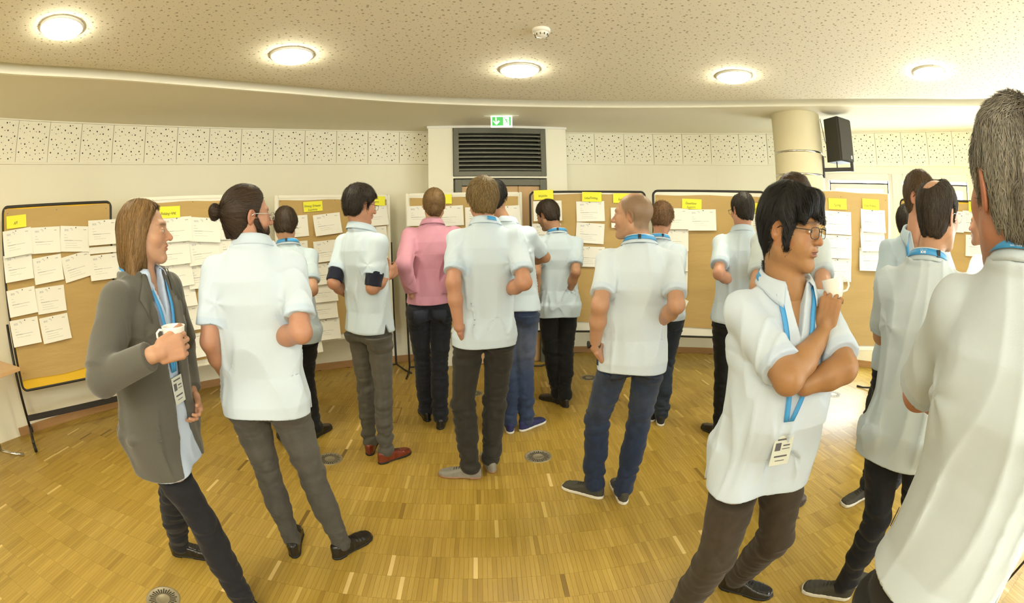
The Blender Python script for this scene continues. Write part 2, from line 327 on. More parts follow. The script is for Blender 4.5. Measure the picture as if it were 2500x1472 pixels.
def skin_cols(q, o, n):
    """skin colour by place on the face, head-local coordinates"""
    base = np.array(o['skin']); c = np.tile(base, (n, 1)); x = np.abs(q[:, 0])
    def blend(mask, col, a):
        nonlocal c
        mask = np.clip(mask, 0, 1)[:, None] * a; c = c * (1 - mask) + np.array(col) * mask
    front = q[:, 1] > .03
    blend(np.exp(-(((x - .045) / .018) ** 2 + ((q[:, 2] + .02) / .02) ** 2)) * front, base * V3(1.0, .72, .66), .5)
    blend(np.exp(-((x / .016) ** 2 + ((q[:, 2] + .02) / .013) ** 2)) * (q[:, 1] > .09), base * V3(1.0, .66, .58), .6)
    blend((x > .072) * (np.abs(q[:, 2]) < .045), base * V3(1.0, .70, .62), .5)
    lip = np.exp(-((x / .0225) ** 4 + ((q[:, 2] + .0538) / .0105) ** 4)) * (q[:, 1] > .083)
    blend(lip * 1.2, o.get('lip', base * V3(.82, .42, .40)), .75)
    brow = np.exp(-(((x - .032) / .021) ** 4 + ((q[:, 2] - .0335 + (x - .032) ** 2 * 6) / .0052) ** 2)) * (q[:, 1] > .055)
    blend(brow * 1.3, o.get('browc', V3(.06, .04, .025)), o.get('browa', .8))
    eyel = np.exp(-(((x - .0315) / .016) ** 4 + ((q[:, 2] - .0128) / .0018) ** 2)) * (q[:, 1] > .07)
    blend(eyel, V3(.05, .03, .02), .6)
    if 'beard' in o:
        b = np.clip((-.030 - q[:, 2] + np.clip((.05 - q[:, 1]) / .02, 0, 1) * .022) / .02, 0, 1) * np.clip((q[:, 1] + .004 + (q[:, 2] + .03) * .45) / .014, 0, 1) * (q[:, 2] > -.13) * (1 - np.clip(lip * 1.5, 0, 1))
        blend(b, o['beard'][0], o['beard'][1])
    if 'stubble' in o:       # very short cropped hair on a bald head
        b = hair_region(q, o['stubble'][2]) ; b = np.clip(.5 - b / .02, 0, 1); blend(b, o['stubble'][0], o['stubble'][1])
    mo = noise(q, 22, 3); c *= (1 + .03 * mo)[:, None]
    return c
HL = {  # hairline: height of the lower edge of the hair at each y (back to front)
    'short': ([-.12, -.05, -.028, -.020, .005, .012, .022, .045, .062, .08, .12], [-.070, -.066, -.050, -.005, .018, -.012, .022, .040, .066, .076, .078]),
    'full': ([-.12, -.05, -.028, -.018, .008, .014, .030, .05, .07, .09, .12], [-.105, -.100, -.075, .006, .020, -.040, -.036, .030, .050, .058, .058]),
    'tied': ([-.12, -.05, -.028, -.020, .005, .012, .022, .035, .05, .06, .12], [-.082, -.075, -.055, -.005, .022, -.002, .020, .052, .080, .118, .15]),
    'ring': ([-.12, -.05, -.028, -.020, .005, .012, .025, .035, .05, .06, .12], [-.072, -.068, -.050, -.005, .018, -.012, .025, .050, .090, .2, .2]),
    'bald': ([-.12, -.05, -.028, -.020, .005, .012, .022, .040, .05, .06, .12], [-.072, -.066, -.050, -.005, .018, -.008, .022, .050, .10, .2, .2]),
}
def hair_region(q, st):
    ys, zs = HL[st]; g = np.interp(q[:, 1], ys, zs) - q[:, 2]
    if st in ('ring', 'bald'):
        g = np.maximum(g, -ell(q, (0, .038, .135), (.062 if st == 'ring' else .056, .092 if st == 'ring' else .10, .062)))
    return g * .75
def hair_sdf(q, o):
    st = o['hair']; t = o.get('ht', .012); top = o.get('top', .006)
    base = ell(q, (0, -.014, .034), (.0755 + t, .096 + t, .088 + t + top))
    x = np.abs(q[:, 0])
    nape = rc(q, (0, -.045, -.035), (0, -.038, -.09), .050 + t * .5, .045)
    base = smin(base, nape, .03)
    g = hair_region(q, st)
    d = smax(base, g, .007)
    ear = ell(np.stack([x, q[:, 1], q[:, 2]], 1), (.085, -.008, .002), (.03, .021, .030))
    if st != 'curtain': d = smax(d, -ear, .006)
    if o.get('bun'):
        d = smin(d, ell(q, (0, -.146, .022), (.029, .023, .034)), .004)
        d = smin(d, rc(q, (0, -.098, .020), (0, -.130, .022), .018, .011), .010)
    if o.get('knot'):
        d = smin(d, ell(q, (0, -.105, -.035), (.024, .018, .036)), .012)
    if o.get('beardmass'):
        mm = np.stack([x, q[:, 1], q[:, 2]], 1)
        bm = smin(rc(mm, (.064, .014, -.018), (.044, .042, -.078), .013, .024), rc(mm, (.044, .042, -.078), (.010, .082, -.104), .024, .026), .01)
        bm = smin(bm, rc(mm, (.006, .094, -.038), (.026, .084, -.060), .008, .009), .01)
        bm = smax(bm, -ell(q, (0, .10, -.055), (.017, .02, .006)), .004)
        bm = smax(bm, q[:, 2] + np.interp(q[:, 1], [.02, .05], [-.004, .028]), .008)
        d = smin(d, bm, .003)
    if not o.get('_n', True): return d
    fr = o.get('hf', 60)
    s = q * np.array([fr, fr * .6, fr * .22]); d = d + o.get('ha', .0022) * noise(s, .35, 2) + o.get('ha', .0022) * .6 * noise(s, .9, 5)
    return d
def hair_long(q, o):
    x = np.abs(q[:, 0])
    d = ell(q, (0, -.016, .036), (.0875, .108, .099))
    c = ell(q, (0, -.036, -.052), (.098, .082, .135))
    tip = rc(np.stack([x, q[:, 1], q[:, 2]], 1), (.075, -.03, -.10), (.088, -.045, -.155), .034, .024)
    c = smin(c, tip, .03)
    d = smin(d, c, .03)
    face = q[:, 1] - np.interp(q[:, 2], [-.2, -.06, .0, .04, .07, .095, .12, .14], [.012, .012, .018, .032, .048, .060, .080, .12])
    d = smax(d, face, .008)
    bot = -.165 - q[:, 2] + .010 * noise(q, 9, 1); d = smax(d, bot, .01)
    s = q * np.array([26, 26, 5.0]); return d + .0035 * noise(s, .5, 4) + .002 * noise(s, 1.3, 6)
def strands(f, V, N, o, n, Lr, wid, comb, seed):
    rs = np.random.RandomState(seed); i = rs.randint(0, len(V), n); p = V[i].copy()
    p += rs.normal(size=p.shape) * .002
    pts = [p]; d0, g = grad(f, p, .003); g /= np.maximum(np.linalg.norm(g, axis=1), 1e-6)[:, None]
    L = rs.uniform(Lr[0], Lr[1], n)[:, None]; S = 4; jit = rs.normal(size=(n, 3)) * o.get('messy', .25)
    up = rs.uniform(.0, o.get('lift', .006), n)[:, None]
    for s in range(S):
        c = comb(p) + jit; c = c - g * (c * g).sum(1)[:, None]; c /= np.maximum(np.linalg.norm(c, axis=1), 1e-6)[:, None]
        p = p + c * L / S
        d, g = grad(f, p, .003); g /= np.maximum(np.linalg.norm(g, axis=1), 1e-6)[:, None]
        h = .0012 + up * (s + 1) / S
        p = p - g * (np.clip(d, -.01, .01)[:, None] - h)
        pts.append(p)
    P = np.stack(pts, 1); side = np.cross(P[:, -1] - P[:, 0], g); side /= np.maximum(np.linalg.norm(side, axis=1), 1e-9)[:, None]
    w = np.array([1, 1, .9, .7, .25]) * wid
    A = P - side[:, None, :] * w[None, :, None]; Bq = P + side[:, None, :] * w[None, :, None]
    Vv = np.concatenate([A, Bq], 1).reshape(-1, 3); k = S + 1
    b = np.arange(n)[:, None] * 2 * k; q = []
    for s in range(S): q.append(np.stack([b[:, 0] + s, b[:, 0] + k + s, b[:, 0] + k + s + 1, b[:, 0] + s + 1], 1))
    return Vv, np.concatenate(q), rs.uniform(.6, 1.5, n).repeat(2 * k)
def to_local(p, O, M): return (p - np.asarray(O, p.dtype)) @ np.asarray(M, p.dtype)
def build_person(key, o, label):
    J = {k: (np.array(v, float) if isinstance(v, (list, tuple)) else v) for k, v in PJ[key].items()}
    s = J['s']; near = o.get('near', 0); W = o.get('w', 1.0)
    root = bpy.data.objects.new('person', None); COL.objects.link(root)
    g0 = (J['anL'] + J['anR']) / 2; g0[2] = 0; root.location = g0
    root['label'] = label; root['category'] = 'person'
    root.empty_display_size = .2
    def shift(V): return V - g0
    # head frame
    f = J['face'].copy(); pit = math.radians(J['pitch'] + o.get('pitch', 0)); rt = nrm(np.cross(f, V3(0, 0, 1)))
    up = V3(0, 0, 1); fy = f * math.cos(pit) + up * math.sin(pit); uz = np.cross(rt, fy)
    roll = math.radians(o.get('roll', 0)); rt2 = rt * math.cos(roll) + uz * math.sin(roll); uz = np.cross(rt2, fy)
    hs = o.get('hs', 1.0) * 1.0; HM = np.stack([rt2, fy, uz], 1) ; HO = J['head']
    neck = J['neck']; fw = J['fwd']; R = J['right']; pel = J['pel']; pR = J['pright']; pF = np.cross(V3(0, 0, 1), pR)
    skull_b = HO + HM @ V3(0, -.028, -.045) * hs
    nb = neck + V3(0, 0, -.02) + fw * .0
    fat = o.get('fat', 0)
    def f_head(p):
        q = to_local(p, HO, HM) / hs
        d = head_sdf(q, o) * hs
        nk = rc(p, skull_b, nb, (.055 + fat * .012) * hs, (.060 + fat * .014))
        d = smin(d, nk, .022)
        d = smin(d, rc(p, nb - R * .07 + V3(0, 0, -.035), nb + R * .07 + V3(0, 0, -.035), .045, .045), .035)
        return smax(d, (neck[2] - .055) - p[:, 2], .004)
    c = o.get('hc', .0042 if near == 0 else .0027 if near == 1 else .0023)
    lo = np.minimum(HO - .15, neck - V3(.15, .15, .08)); hi = np.maximum(HO + .15, neck + .05)
    Vh, Fh = grid_mesh(f_head, lo, hi, c)
    ql = to_local(Vh, HO, HM) / hs
    parts = [(Vh, Fh, skin_cols(ql, o, len(Vh)))]
    base = np.array(o['skin'])
    # arms and hands
    ARM = {}
    for S in 'LR':
        if 'el' + S not in J: continue
        sh, el, wr = J['sh' + S], J['el' + S], J['wr' + S]
        am = o.get('arm', 1.0)
        hd = o.get('hand' + S)
        if isinstance(hd, dict) and 'pocket' in hd: hd['u'] = list(nrm(J['hip' + S] + fw * hd['pocket'] + V3(0, 0, -.10) - wr))
        u = nrm(wr - el); P = []
        cut = o.get('cut', .45); P.append(('rc', sh + (el - sh) * cut, el, (.050 - .010 * cut) * am, .040 * am, .01))
        P.append(('rc', el, el * .62 + wr * .38, .0400 * am, .0400 * am, .02)); P.append(('rc', el * .62 + wr * .38, wr, .0400 * am, .0265 * am, .02))
        if hd != 'none':
            h = hd or {}
            n = nrm(h.get('n', -R if S == 'R' else R)); n = np.array(n, float)
            hu = nrm(np.array(h['u'], float)) if 'u' in h else u
            if 'rel' in h: a_, b_, c_ = h['rel']; hu = nrm(R * a_ + fw * b_ + V3(0, 0, c_))
            P.append(('rc', wr, wr + hu * .03, .0262 * am, .024, .012))
            P += hand_prims(wr + hu * .01, hu, n, h.get('th', -1 if S == 'L' else 1), h.get('curl', (.35, .45, .3)), h.get('thumb', .6), s * h.get('s', 1.0), h.get('tcurl', .5), h.get('spread', .04))
        ARM[S] = P
        allp = np.array([q[1] for q in P] + [q[2] for q in P if q[0] == 'rc'])
        lo, hi = allp.min(0) - .06, allp.max(0) + .06
        fn = lambda p, P=P: eval_prims(p, P)
        Va, Fa = grid_mesh(fn, lo, hi, .0052 if near == 0 else .0036 if near == 1 else .0030)
        cc = np.tile(base, (len(Va), 1)) * (1 + .035 * noise(Va, 9, 2))[:, None]
        kn = np.exp(-((np.linalg.norm(Va - el, axis=1) / .035) ** 2)); cc = cc * (1 - kn[:, None] * np.array([.04, .16, .18]))
        hn = np.clip(((Va - wr) @ u) / .03, 0, 1); cc = cc * (1 - hn[:, None] * np.array([.0, .06, .07]))
        parts.append((Va, Fa, cc))
    # trunk and legs beneath the clothes (one continuous coarse surface)
    def trunk(p, grow, tb=None, hemz=None):
        zt = neck[2]; zp = pel[2]
        zz = np.array([zp - .10, zp, zp + .12, zp + (zt - zp) * .5, zt - .22, zt - .13, zt - .065, zt - .01])
        be = o.get('belly', 0)
        A = np.array([.158, .166, .150, .152, .165, .152, .105, .066]) * W
        Bb = np.array([.105, .112 + be * .3, .100 + be, .104 + be * .8, .112 + be * .3, .105, .085, .070]) * (.5 + .5 * W)
        off = np.array([0, .0, .012 + be * .7, .010 + be * .6, .004, .0, -.004, .0])
        t = np.clip((p[:, 2] - zp) / (zt - zp), -.3, 1.0); tt = np.clip(t, 0, 1); bow = o.get('bow', 0) * np.sin(np.pi * tt)
        cx = pel[0] + (neck[0] - pel[0]) * tt - fw[0] * bow; cy = pel[1] + (neck[1] - pel[1]) * tt - fw[1] * bow
        sd = pR[None] * (1 - tt)[:, None] + R[None] * tt[:, None]; sd /= np.linalg.norm(sd, axis=1)[:, None]
        dx = p[:, 0] - cx; dy = p[:, 1] - cy
        x = dx * sd[:, 0] + dy * sd[:, 1]; y = -dx * sd[:, 1] + dy * sd[:, 0]
        a = np.interp(p[:, 2], zz, A) + grow; b = np.interp(p[:, 2], zz, Bb) + grow
        y = y - np.interp(p[:, 2], zz, off)
        k0 = (np.abs(x / a) ** 2.4 + np.abs(y / b) ** 2.4) ** (1 / 2.4)
        k1 = np.sqrt((x / a ** 2) ** 2 + (y / b ** 2) ** 2)
        return k0 * (k0 - 1) / np.maximum(k1, 1e-4), x, y
    def legs(p, gt, gk, ga, cutz):
        d = None
        for S in 'LR':
            h, k, a = J['hip' + S] + V3(0, 0, -.02), J['kn' + S], J['an' + S]
            l = smin(rc(p, h, k, .080 * W + gt, .052 + gk), rc(p, k, a, .050 + gk, .036 + ga), .02)
            l = smin(l, rc(p, k + (a - k) * .1 - J['to' + S] * .012, k + (a - k) * .5 - J['to' + S] * .012, .045 + gk, .040 + ga), .03)
            l = smin(l, ell(p, J['hip' + S] - pF * .040 + V3(0, 0, -.02), (.072 * W + gt, .072 + gt, .095)), .03)
            d = l if d is None else smin(d, l, .012)
        return smax(d, cutz - p[:, 2], .003)
    def f_body(p):
        d, _, _ = trunk(p, -.016); d = smax(d, p[:, 2] - (neck[2] - .01), .01); d = smax(d, pel[2] - .03 - p[:, 2], .02)
        d = smin(d, legs(p, -.014, -.008, -.006, .05), .02); lim, _, _ = trunk(p, -.012); return smax(d, lim - np.clip((pel[2] - .12 - p[:, 2]) * 4, 0, 1), .004)
    pts = np.array([J[k] for k in ('shL', 'shR', 'hipL', 'hipR', 'knL', 'knR', 'anL', 'anR')])
    lo, hi = pts.min(0) - .17, pts.max(0) + .17; lo[2] = .0
    Vb, Fb = grid_mesh(f_body, lo, hi, .018, 1); parts.append((Vb, Fb, np.tile(base, (len(Vb), 1))))
    V, F, C = cat(parts); link('body', mk_mesh('body', shift(V), F, True, C, [M['skin']]), root)
    # eyes
    for sx in (-1, 1):
        me = eye_mesh(o.get('iris', (.12, .07, .03))); e = link('eye', me, root)
        e.matrix_local = Matrix.Translation(Vector(HO + HM @ (V3(sx * .0315, .0780, .0088) * hs) - g0)) @ Matrix([list(r) for r in HM * hs * .0116]).to_4x4()
    # trousers
    HEM = min(J.get('hem', pel[2] - .05), pel[2] + .08)
    def f_tr0(p):
        d, _, _ = trunk(p, .000); d = smax(d, p[:, 2] - (pel[2] + .09), .008); d = smax(d, pel[2] - .07 - p[:, 2], .03)
        l = legs(p, .014, o.get('tk', .014), o.get('ta', .024), .035)
        d = smin(d, l, .02); lim, _, _ = trunk(p, .003)
        if o.get('tuck'): return d
        return smax(d, lim - np.clip((min(HEM, pel[2] - .02) - .005 - p[:, 2]) * 4, 0, 1), .004)
    def f_tr(p):
        d = f_tr0(p)
        wz = noise(p * np.array([1, 1, 2.6]), 5.5, o.get('seed', 0) % 4)
        kz = .2 * (J['knL'][2] + J['knR'][2]) / 2 * 2.5
        en = .35 + .9 * np.exp(-((p[:, 2] - .16) / .10) ** 2) + .55 * np.exp(-((p[:, 2] - (J['knL'][2] - .02)) / .11) ** 2) + .45 * np.exp(-((p[:, 2] - (pel[2] - .09)) / .06) ** 2)
        r = 1 - np.abs(noise(p * np.array([.55, .55, 2.2]) + (wz * .03)[:, None], 5.0, (o.get('seed', 0) + 2) % 5))
        return d + o.get('tw', .0125) * en * (r - .55) * 1.2
    Vt, Ft = grid_mesh(f_tr0, lo, hi, .0085 if near == 0 else .0062, 3, f_tr)
    tc = np.tile(np.array(o['tcol'], float), (len(Vt), 1))
    if 'fade' in o:
        for S in 'LR':
            h, k = J['hip' + S], J['kn' + S]; ax = nrm(k - h); t = ((Vt - h) @ ax) / np.linalg.norm(k - h)
            n_ = noise(Vt, 7, 2) * .25
            m = np.exp(-((t - .55) / .38) ** 2) * np.exp(-((np.linalg.norm(np.cross(Vt - h, ax), axis=1)) / .12) ** 4) * (.65 + n_)
            m = np.clip(m, 0, 1)[:, None] * .8; tc = tc * (1 - m) + np.array(o['fade']) * m
    tc *= (1 + .10 * noise(Vt, 16, 4) * o.get('tvar', 1))[:, None]
    tr = link('trousers', mk_mesh('trousers', shift(Vt), Ft, True, tc, [M['denim'] if o.get('denim') else M['cloth_dark']]), root)
    if o.get('pockets'):
        for sx in (-1, 1):
            link('pocket', pocket_mesh(f_tr, pel, pR, pF, sx, o.get('stitch', (.35, .25, .12)), g0), root, M['denim_patch'])
    # shirt
    hem = min(J.get('hem', pel[2] - .05), pel[2] + .08); sl = o.get('sleeve', .74); long_ = o.get('long', False)
    SG = o.get('grow', .014)
    def sleeve(p, S, g, l):
        sh, el, wr = J['sh' + S], J['el' + S], J['wr' + S]; u = nrm(el - sh); am = o.get('arm', 1.0)
        if long_ or l > 1.2:
            d = rc(p, sh, el, .060 * am + g, .050 * am + g)
            e = el + (wr - el) * .93
            d = smin(d, rc(p, el, e, .050 * am + g, .036 * am + g), .02)
            return smax(d, ((p - e) @ nrm(wr - el)) , .003)
        e = sh + (el - sh) * l
        d = rc(p, sh + V3(0, 0, -.002), e + u * .03, .043 * am + g, .051 * am + g)
        return smax(d, (p - e) @ u, .003)
    def f_shirt(p, grow=SG, hemz=hem, shirt=True, wr=True):
        d, x, y = trunk(p, grow + np.interp(p[:, 2], [hem, hem + .20], [.012, 0]) if shirt else grow)
        if hemz < pel[2] - .06: d = smin(d, smax(smax(legs(p, .014 + grow * .5, .02, .02, 0), p[:, 2] - pel[2], .02), hemz - p[:, 2], .01), .03)
        d = smax(d, p[:, 2] - (neck[2] + .012), .012)
        for S in 'LR':
            sh = J['sh' + S]
            d = smin(d, rc(p, neck + V3(0, 0, -.042) , sh + V3(0, 0, -.004), .040 + grow * .5, .043 + grow * .5), .045)
            if 'el' + S in J: d = smin(d, sleeve(p, S, grow * .7, sl), .028)
        seed = o.get('seed', 0); am_ = o.get('fold', .0115)
        if not wr: return smax(d, hemz - p[:, 2] + .006 * np.sin(x * 14 + seed), .003), x, y
        en = (.55 + .8 * np.exp(-((p[:, 2] - (hem + .20)) / .12) ** 2)) * np.clip((p[:, 2] - hem) / .08 + .25, 0, 1)
        d = d + folds(p, am_, 1.0, 1.0, seed) * en
        for S in 'LR':      # creases that fan out from the armpit
            a = J['sh' + S] + V3(0, 0, -.13) + (pel - J['sh' + S]) * V3(.12, .12, 0)
            v = p - a; r = np.linalg.norm(v, axis=1); an = np.arctan2(v[:, 2], v @ R)
            d = d + .0035 * np.exp(-(r / .14) ** 2) * np.clip(r / .03, 0, 1) * np.sin(an * 5 + seed + r * 22)
        d = smax(d, hemz - p[:, 2] + .006 * np.sin(x * 14 + seed), .003)
        return d, x, y
    def f_s0(p): return f_s(p, False)
    def f_s(p, wr=True):
        d, x, y = f_shirt(p, wr=wr)
        if not o.get('tuck'):
            inn, _, _ = trunk(p, .005); inn = smax(inn, p[:, 2] - (hem + .06), .01); d = smax(d, -inn, .003)
            w = np.maximum(np.abs(y + .01) - (hem + .060 - p[:, 2]) * .42, p[:, 2] - hem - .060)
            w = np.maximum(w, .10 - np.abs(x)); d = smax(d, -w * .9, .002)
        # opening at the throat
        th = np.maximum(np.abs((p - neck) @ R) - np.maximum(.002 + (p[:, 2] - neck[2] + o.get('vdepth', .11)) * .26, 0), -((p - neck) @ fw) + .035)
        th = np.maximum(th, (neck[2] - o.get('vdepth', .11)) - p[:, 2]); d = smax(d, -th, .004)
        nk = rc(p, neck + V3(0, 0, -.03), neck + V3(0, 0, .1) + fw * .02, .062 + fat * .014, .062 + fat * .014); d = smax(d, -nk, .004)
        return d
    hp = np.array([J[k] for k in ('shL', 'shR', 'hipL', 'hipR') ] + [J[k + S] for S in 'LR' for k in ('el',) + (('wr',) if long_ else ()) if k + S in J])
    lo2, hi2 = hp.min(0) - .19, hp.max(0) + .16; lo2[2] = hem - .03; hi2[2] = max(neck[2], J['shL'][2]) + .05
    c2 = .0075 if near == 0 else .0055 if near == 1 else .0050
    sc = np.array(o['scol'], float)
    if not o.get('blazer'):
        Vs, Fs = grid_mesh(f_s0, lo2, hi2, c2, 3, f_s)
    else:
        Vs, Fs = grid_mesh(f_s0, lo2, hi2, .0062, 3, f_s)
    col = np.tile(sc, (len(Vs), 1))
    if not long_ and not o.get('blazer'):
        for S in 'LR':
            if 'el' + S not in J: continue
            sh, el = J['sh' + S], J['el' + S]; u = nrm(el - sh); e = sh + (el - sh) * sl; t = (e - Vs) @ u; r = np.linalg.norm(np.cross(Vs - sh, u), axis=1)
            m = np.clip((.030 - t) / .002, 0, 1) * (t > -.01) * (r < .095); col = col * (1 - m[:, None] * np.array([.10, .07, .015]))
    link(o.get('shirtname', 'polo_shirt'), mk_mesh('shirt', shift(Vs), Fs, True, col, [M['polo'] if not o.get('satin') else M['shirt']]), root, label=o.get('shirtlabel'))
    # collar
    if o.get('collar', True):
        link('collar', collar_mesh(neck, R, fw, o.get('colh', .036), .066 + fat * .014, sc * o.get('colmul', V3(.97, .985, 1.0)), g0, o), root, M['polo'] if not o.get('satin') else M['shirt'])
    if o.get('blazer'):
        bz = o['blazer']
        def f_bz(p, wr=True):
            d, x, y = f_shirt(p, SG + .020, bz['hem'], False, wr)
            for S in 'LR': d = smin(d, sleeve(p, S, .013, 2.0), .02)
            w = np.interp(p[:, 2], [bz['hem'], bz['hem'] + .15, 1.02, 1.12, 1.30, neck[2] - .02, neck[2] + .05], [.11, .045, .040, .042, .056, .064, .07])
            op = np.maximum(np.abs(x - .012) - w, .02 - y); d = smax(d, -op, .006)
            inn, _, _ = trunk(p, SG + .004); d = smax(d, -smax(inn, p[:, 2] - (neck[2] - .03), .01), .004)
            nk = rc(p, neck + V3(0, 0, -.03), neck + V3(0, 0, .12) + fw * .02, .075, .075); d = smax(d, -nk, .004)
            return d
        hp2 = np.array([J[k + S] for S in 'LR' for k in ('sh', 'el', 'wr', 'hip')])
        l3, h3 = hp2.min(0) - .20, hp2.max(0) + .20; l3[2] = bz['hem'] - .02; h3[2] = neck[2] + .05
        Vz, Fz = grid_mesh(lambda p: f_bz(p, False), l3, h3, .0060, 3, f_bz)
        bl = link('blazer', mk_mesh('blazer', shift(Vz), Fz, True, np.tile(np.array(bz['col']), (len(Vz), 1)), [M['wool']]), root)
        for sx in (-1, 1): link('lapel', lapel_mesh(f_bz, neck, R, fw, sx, g0, trunk), bl, M['wool_flat'])
    if o.get('longunder'):
        for S in 'LR':
            sh, el, wr = J['sh' + S], J['el' + S], J['wr' + S]; e0 = sh + (el - sh) * (sl - .06); e1 = sh + (el - sh) * 1.02
            fn = lambda p: smax(smax(rc(p, e0, e1, .056, .052), (p - e1 + nrm(el - sh) * .015) @ nrm(el - sh), .004), -((p - e0) @ nrm(el - sh)), .004) + .003 * noise(p, 16, 3)
            Vu, Fu = grid_mesh(fn, np.minimum(e0, e1) - .09, np.maximum(e0, e1) + .09, .006)
            link('undershirt_sleeve', mk_mesh('under', shift(Vu), Fu, True, np.tile(V3(.012, .014, .03), (len(Vu), 1)), [M['cloth_dark']]), root, label='dark navy sleeve rolled up above the elbow')
    # shoes
    for S in 'LR': make_shoe(root, J['an' + S], J['to' + S], o.get('shoe', 'black'), g0, s, near)
    # hair
    if o.get('hair'):
        if o['hair'] == 'curtain': fh = lambda p: hair_long(to_local(p, HO, HM) / hs, o) * hs
        else: fh = lambda p: hair_sdf(to_local(p, HO, HM) / hs, o) * hs
        Vr, Fr = grid_mesh(fh, HO - .22, HO + .19, .0050 if near == 0 else .0036 if near == 1 else .0032)
        hc = np.array(o['hcol'], float); q = to_local(Vr, HO, HM) / hs
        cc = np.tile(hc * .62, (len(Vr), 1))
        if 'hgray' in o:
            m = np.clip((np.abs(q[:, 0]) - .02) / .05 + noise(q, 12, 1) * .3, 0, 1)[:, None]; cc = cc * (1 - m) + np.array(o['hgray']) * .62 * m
        if len(Vr):
            cm = o.get('comb', 'down')
            def comb(p):
                q = to_local(p, HO, HM) / hs
                if cm == 'back': v = np.array([0, -1, .0]) + 0 * q; v = v + np.stack([-q[:, 0] * 6, 0 * q[:, 0], (.02 - q[:, 2]) * 6], 1)
                elif cm == 'bangs': v = np.stack([q[:, 0] * 9 + .1, np.where(q[:, 1] > 0, 1.0, -.6) , -1.2 + 0 * q[:, 0]], 1)
                elif cm == 'straight': v = np.stack([q[:, 0] * 4, -q[:, 1] * 0 - .15, -1 + 0 * q[:, 0]], 1)
                else: v = np.stack([q[:, 0] * 5, np.where(q[:, 2] > .09, .7, -.25), -np.ones(len(q))], 1)
                return v @ HM.T
            n = o.get('ns', 900 if near == 0 else 3200 if near == 1 else 6500)
            Vs_, Fs_, rv = strands(fh, Vr, None, o, n, o.get('sl', (.02, .04)), (.0013 if near == 0 else .0009) * o.get('sw', 1), comb, o.get('seed', 1))
            q2 = to_local(Vs_, HO, HM) / hs; c3 = np.tile(hc, (len(Vs_), 1)) 
            if 'hgray' in o:
                m = np.clip((np.abs(q2[:, 0]) - .02) / .05 + noise(q2, 12, 1) * .3, 0, 1)[:, None]; c3 = c3 * (1 - m) + np.array(o['hgray']) * m
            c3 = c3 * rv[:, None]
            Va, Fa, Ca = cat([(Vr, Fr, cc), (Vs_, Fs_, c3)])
            link('hair', mk_mesh('hair', shift(Va), Fa, True, Ca, [M['hair']]), root, kind='stuff')
    if o.get('glasses'): make_glasses(root, HO, HM, hs, g0, o['glasses'])
    if o.get('lanyard'): make_lanyard(root, neck, R, fw, o['lanyard'], g0, .070 + fat * .014, trunk, SG, o)
    if o.get('watch'):
        wr, el = J['wrL'], J['elL']; u = nrm(wr - el); c_ = wr - u * .012; Fm = frame(u, V3(0, 0, 1) if abs(u[2]) < .9 else R)
        ring = [c_ + Fm @ V3(.0315 * math.cos(t), .0275 * math.sin(t), 0) for t in np.linspace(0, 2 * math.pi, 24, endpoint=False)]
        rows = [[q - u * .010, q, q + u * .010] for q in ring + ring[:1]]; Vw, Fw = strip_mesh(np.array(rows), .003)
        w_ = link('wristwatch', mk_mesh('wristwatch', Vw - g0, Fw, True), root, M['leather_brown'])
        face = nrm(-R * .8 - fw * .2); q_ = c_ + face * .033; fr_ = frame(face, u)
        tb = tube_arrays([q_ - face * .004, q_ + face * .005], .019, 20); link('watch_case', mk_mesh('watch_case', tb[0] - g0, tb[1], False), w_, M['rubber_black'])
    if o.get('tag'):
        x_, z_ = o['tag']; d0 = pel - pR * 0 ; pp = V3(pel[0], pel[1], hem + z_)
        c0 = pp + pR * x_ * .2 - pF * .06; stick_patch('side_label', f_s, c0, nrm(pR * x_ - pF * .35), .010, .020, root, g0, M['navy_tag'])
    root['_f'] = 0; del root['_f']
    return root, J, dict(HO=HO, HM=HM, hs=hs, g0=g0, f_s=f_s, trunk=trunk, pel=pel, pR=pR, pF=pF, hem=hem)
_eyes = {}
def eye_mesh(ir):
    if ir in _eyes: return _eyes[ir]
    V, F, mi = [], [], []
    n, m = 16, 10
    for j in range(m + 1):
        t = math.pi * j / m
        for i in range(n): a = 2 * math.pi * i / n; V.append((math.sin(t) * math.cos(a), math.cos(t), math.sin(t) * math.sin(a)))
    for j in range(m):
        for i in range(n): F.append((j * n + i, (j + 1) * n + i, (j + 1) * n + (i + 1) % n, j * n + (i + 1) % n)); mi.append(2 if j < 1 else 1 if j < 2 else 0)
    me = mk_mesh('eye', np.array(V), np.array(F), True, None, [M['sclera'], flat_mat('iris_%d' % len(_eyes), ir, .2), M['black_gloss']], np.array(mi)); _eyes[ir] = me
    return me
def strip_mesh(rows, thick=.002):
    """rows: list of arrays (k,3) swept; returns thin closed shell"""
    A = np.array(rows); n, k, _ = A.shape
    T = np.gradient(A, axis=0); U = np.gradient(A, axis=1); N = np.cross(T, U); N /= np.maximum(np.linalg.norm(N, axis=2), 1e-9)[..., None]
    B = A - N * thick
    V = np.concatenate([A.reshape(-1, 3), B.reshape(-1, 3)]); F = []; o = n * k
    for i in range(n - 1):
        for j in range(k - 1):
            a = i * k + j; F.append((a, a + k, a + k + 1, a + 1)); F.append((o + a, o + a + 1, o + a + k + 1, o + a + k))
    for i in range(n - 1):
        for j in (0, k - 1): a = i * k + j; F.append((a, a + k, o + a + k, o + a)[::(1 if j else -1)])
    for j in range(k - 1):
        for i in (0, n - 1): a = i * k + j; F.append((a, a + 1, o + a + 1, o + a)[::(1 if i == 0 else -1)])
    return V, np.array(F)
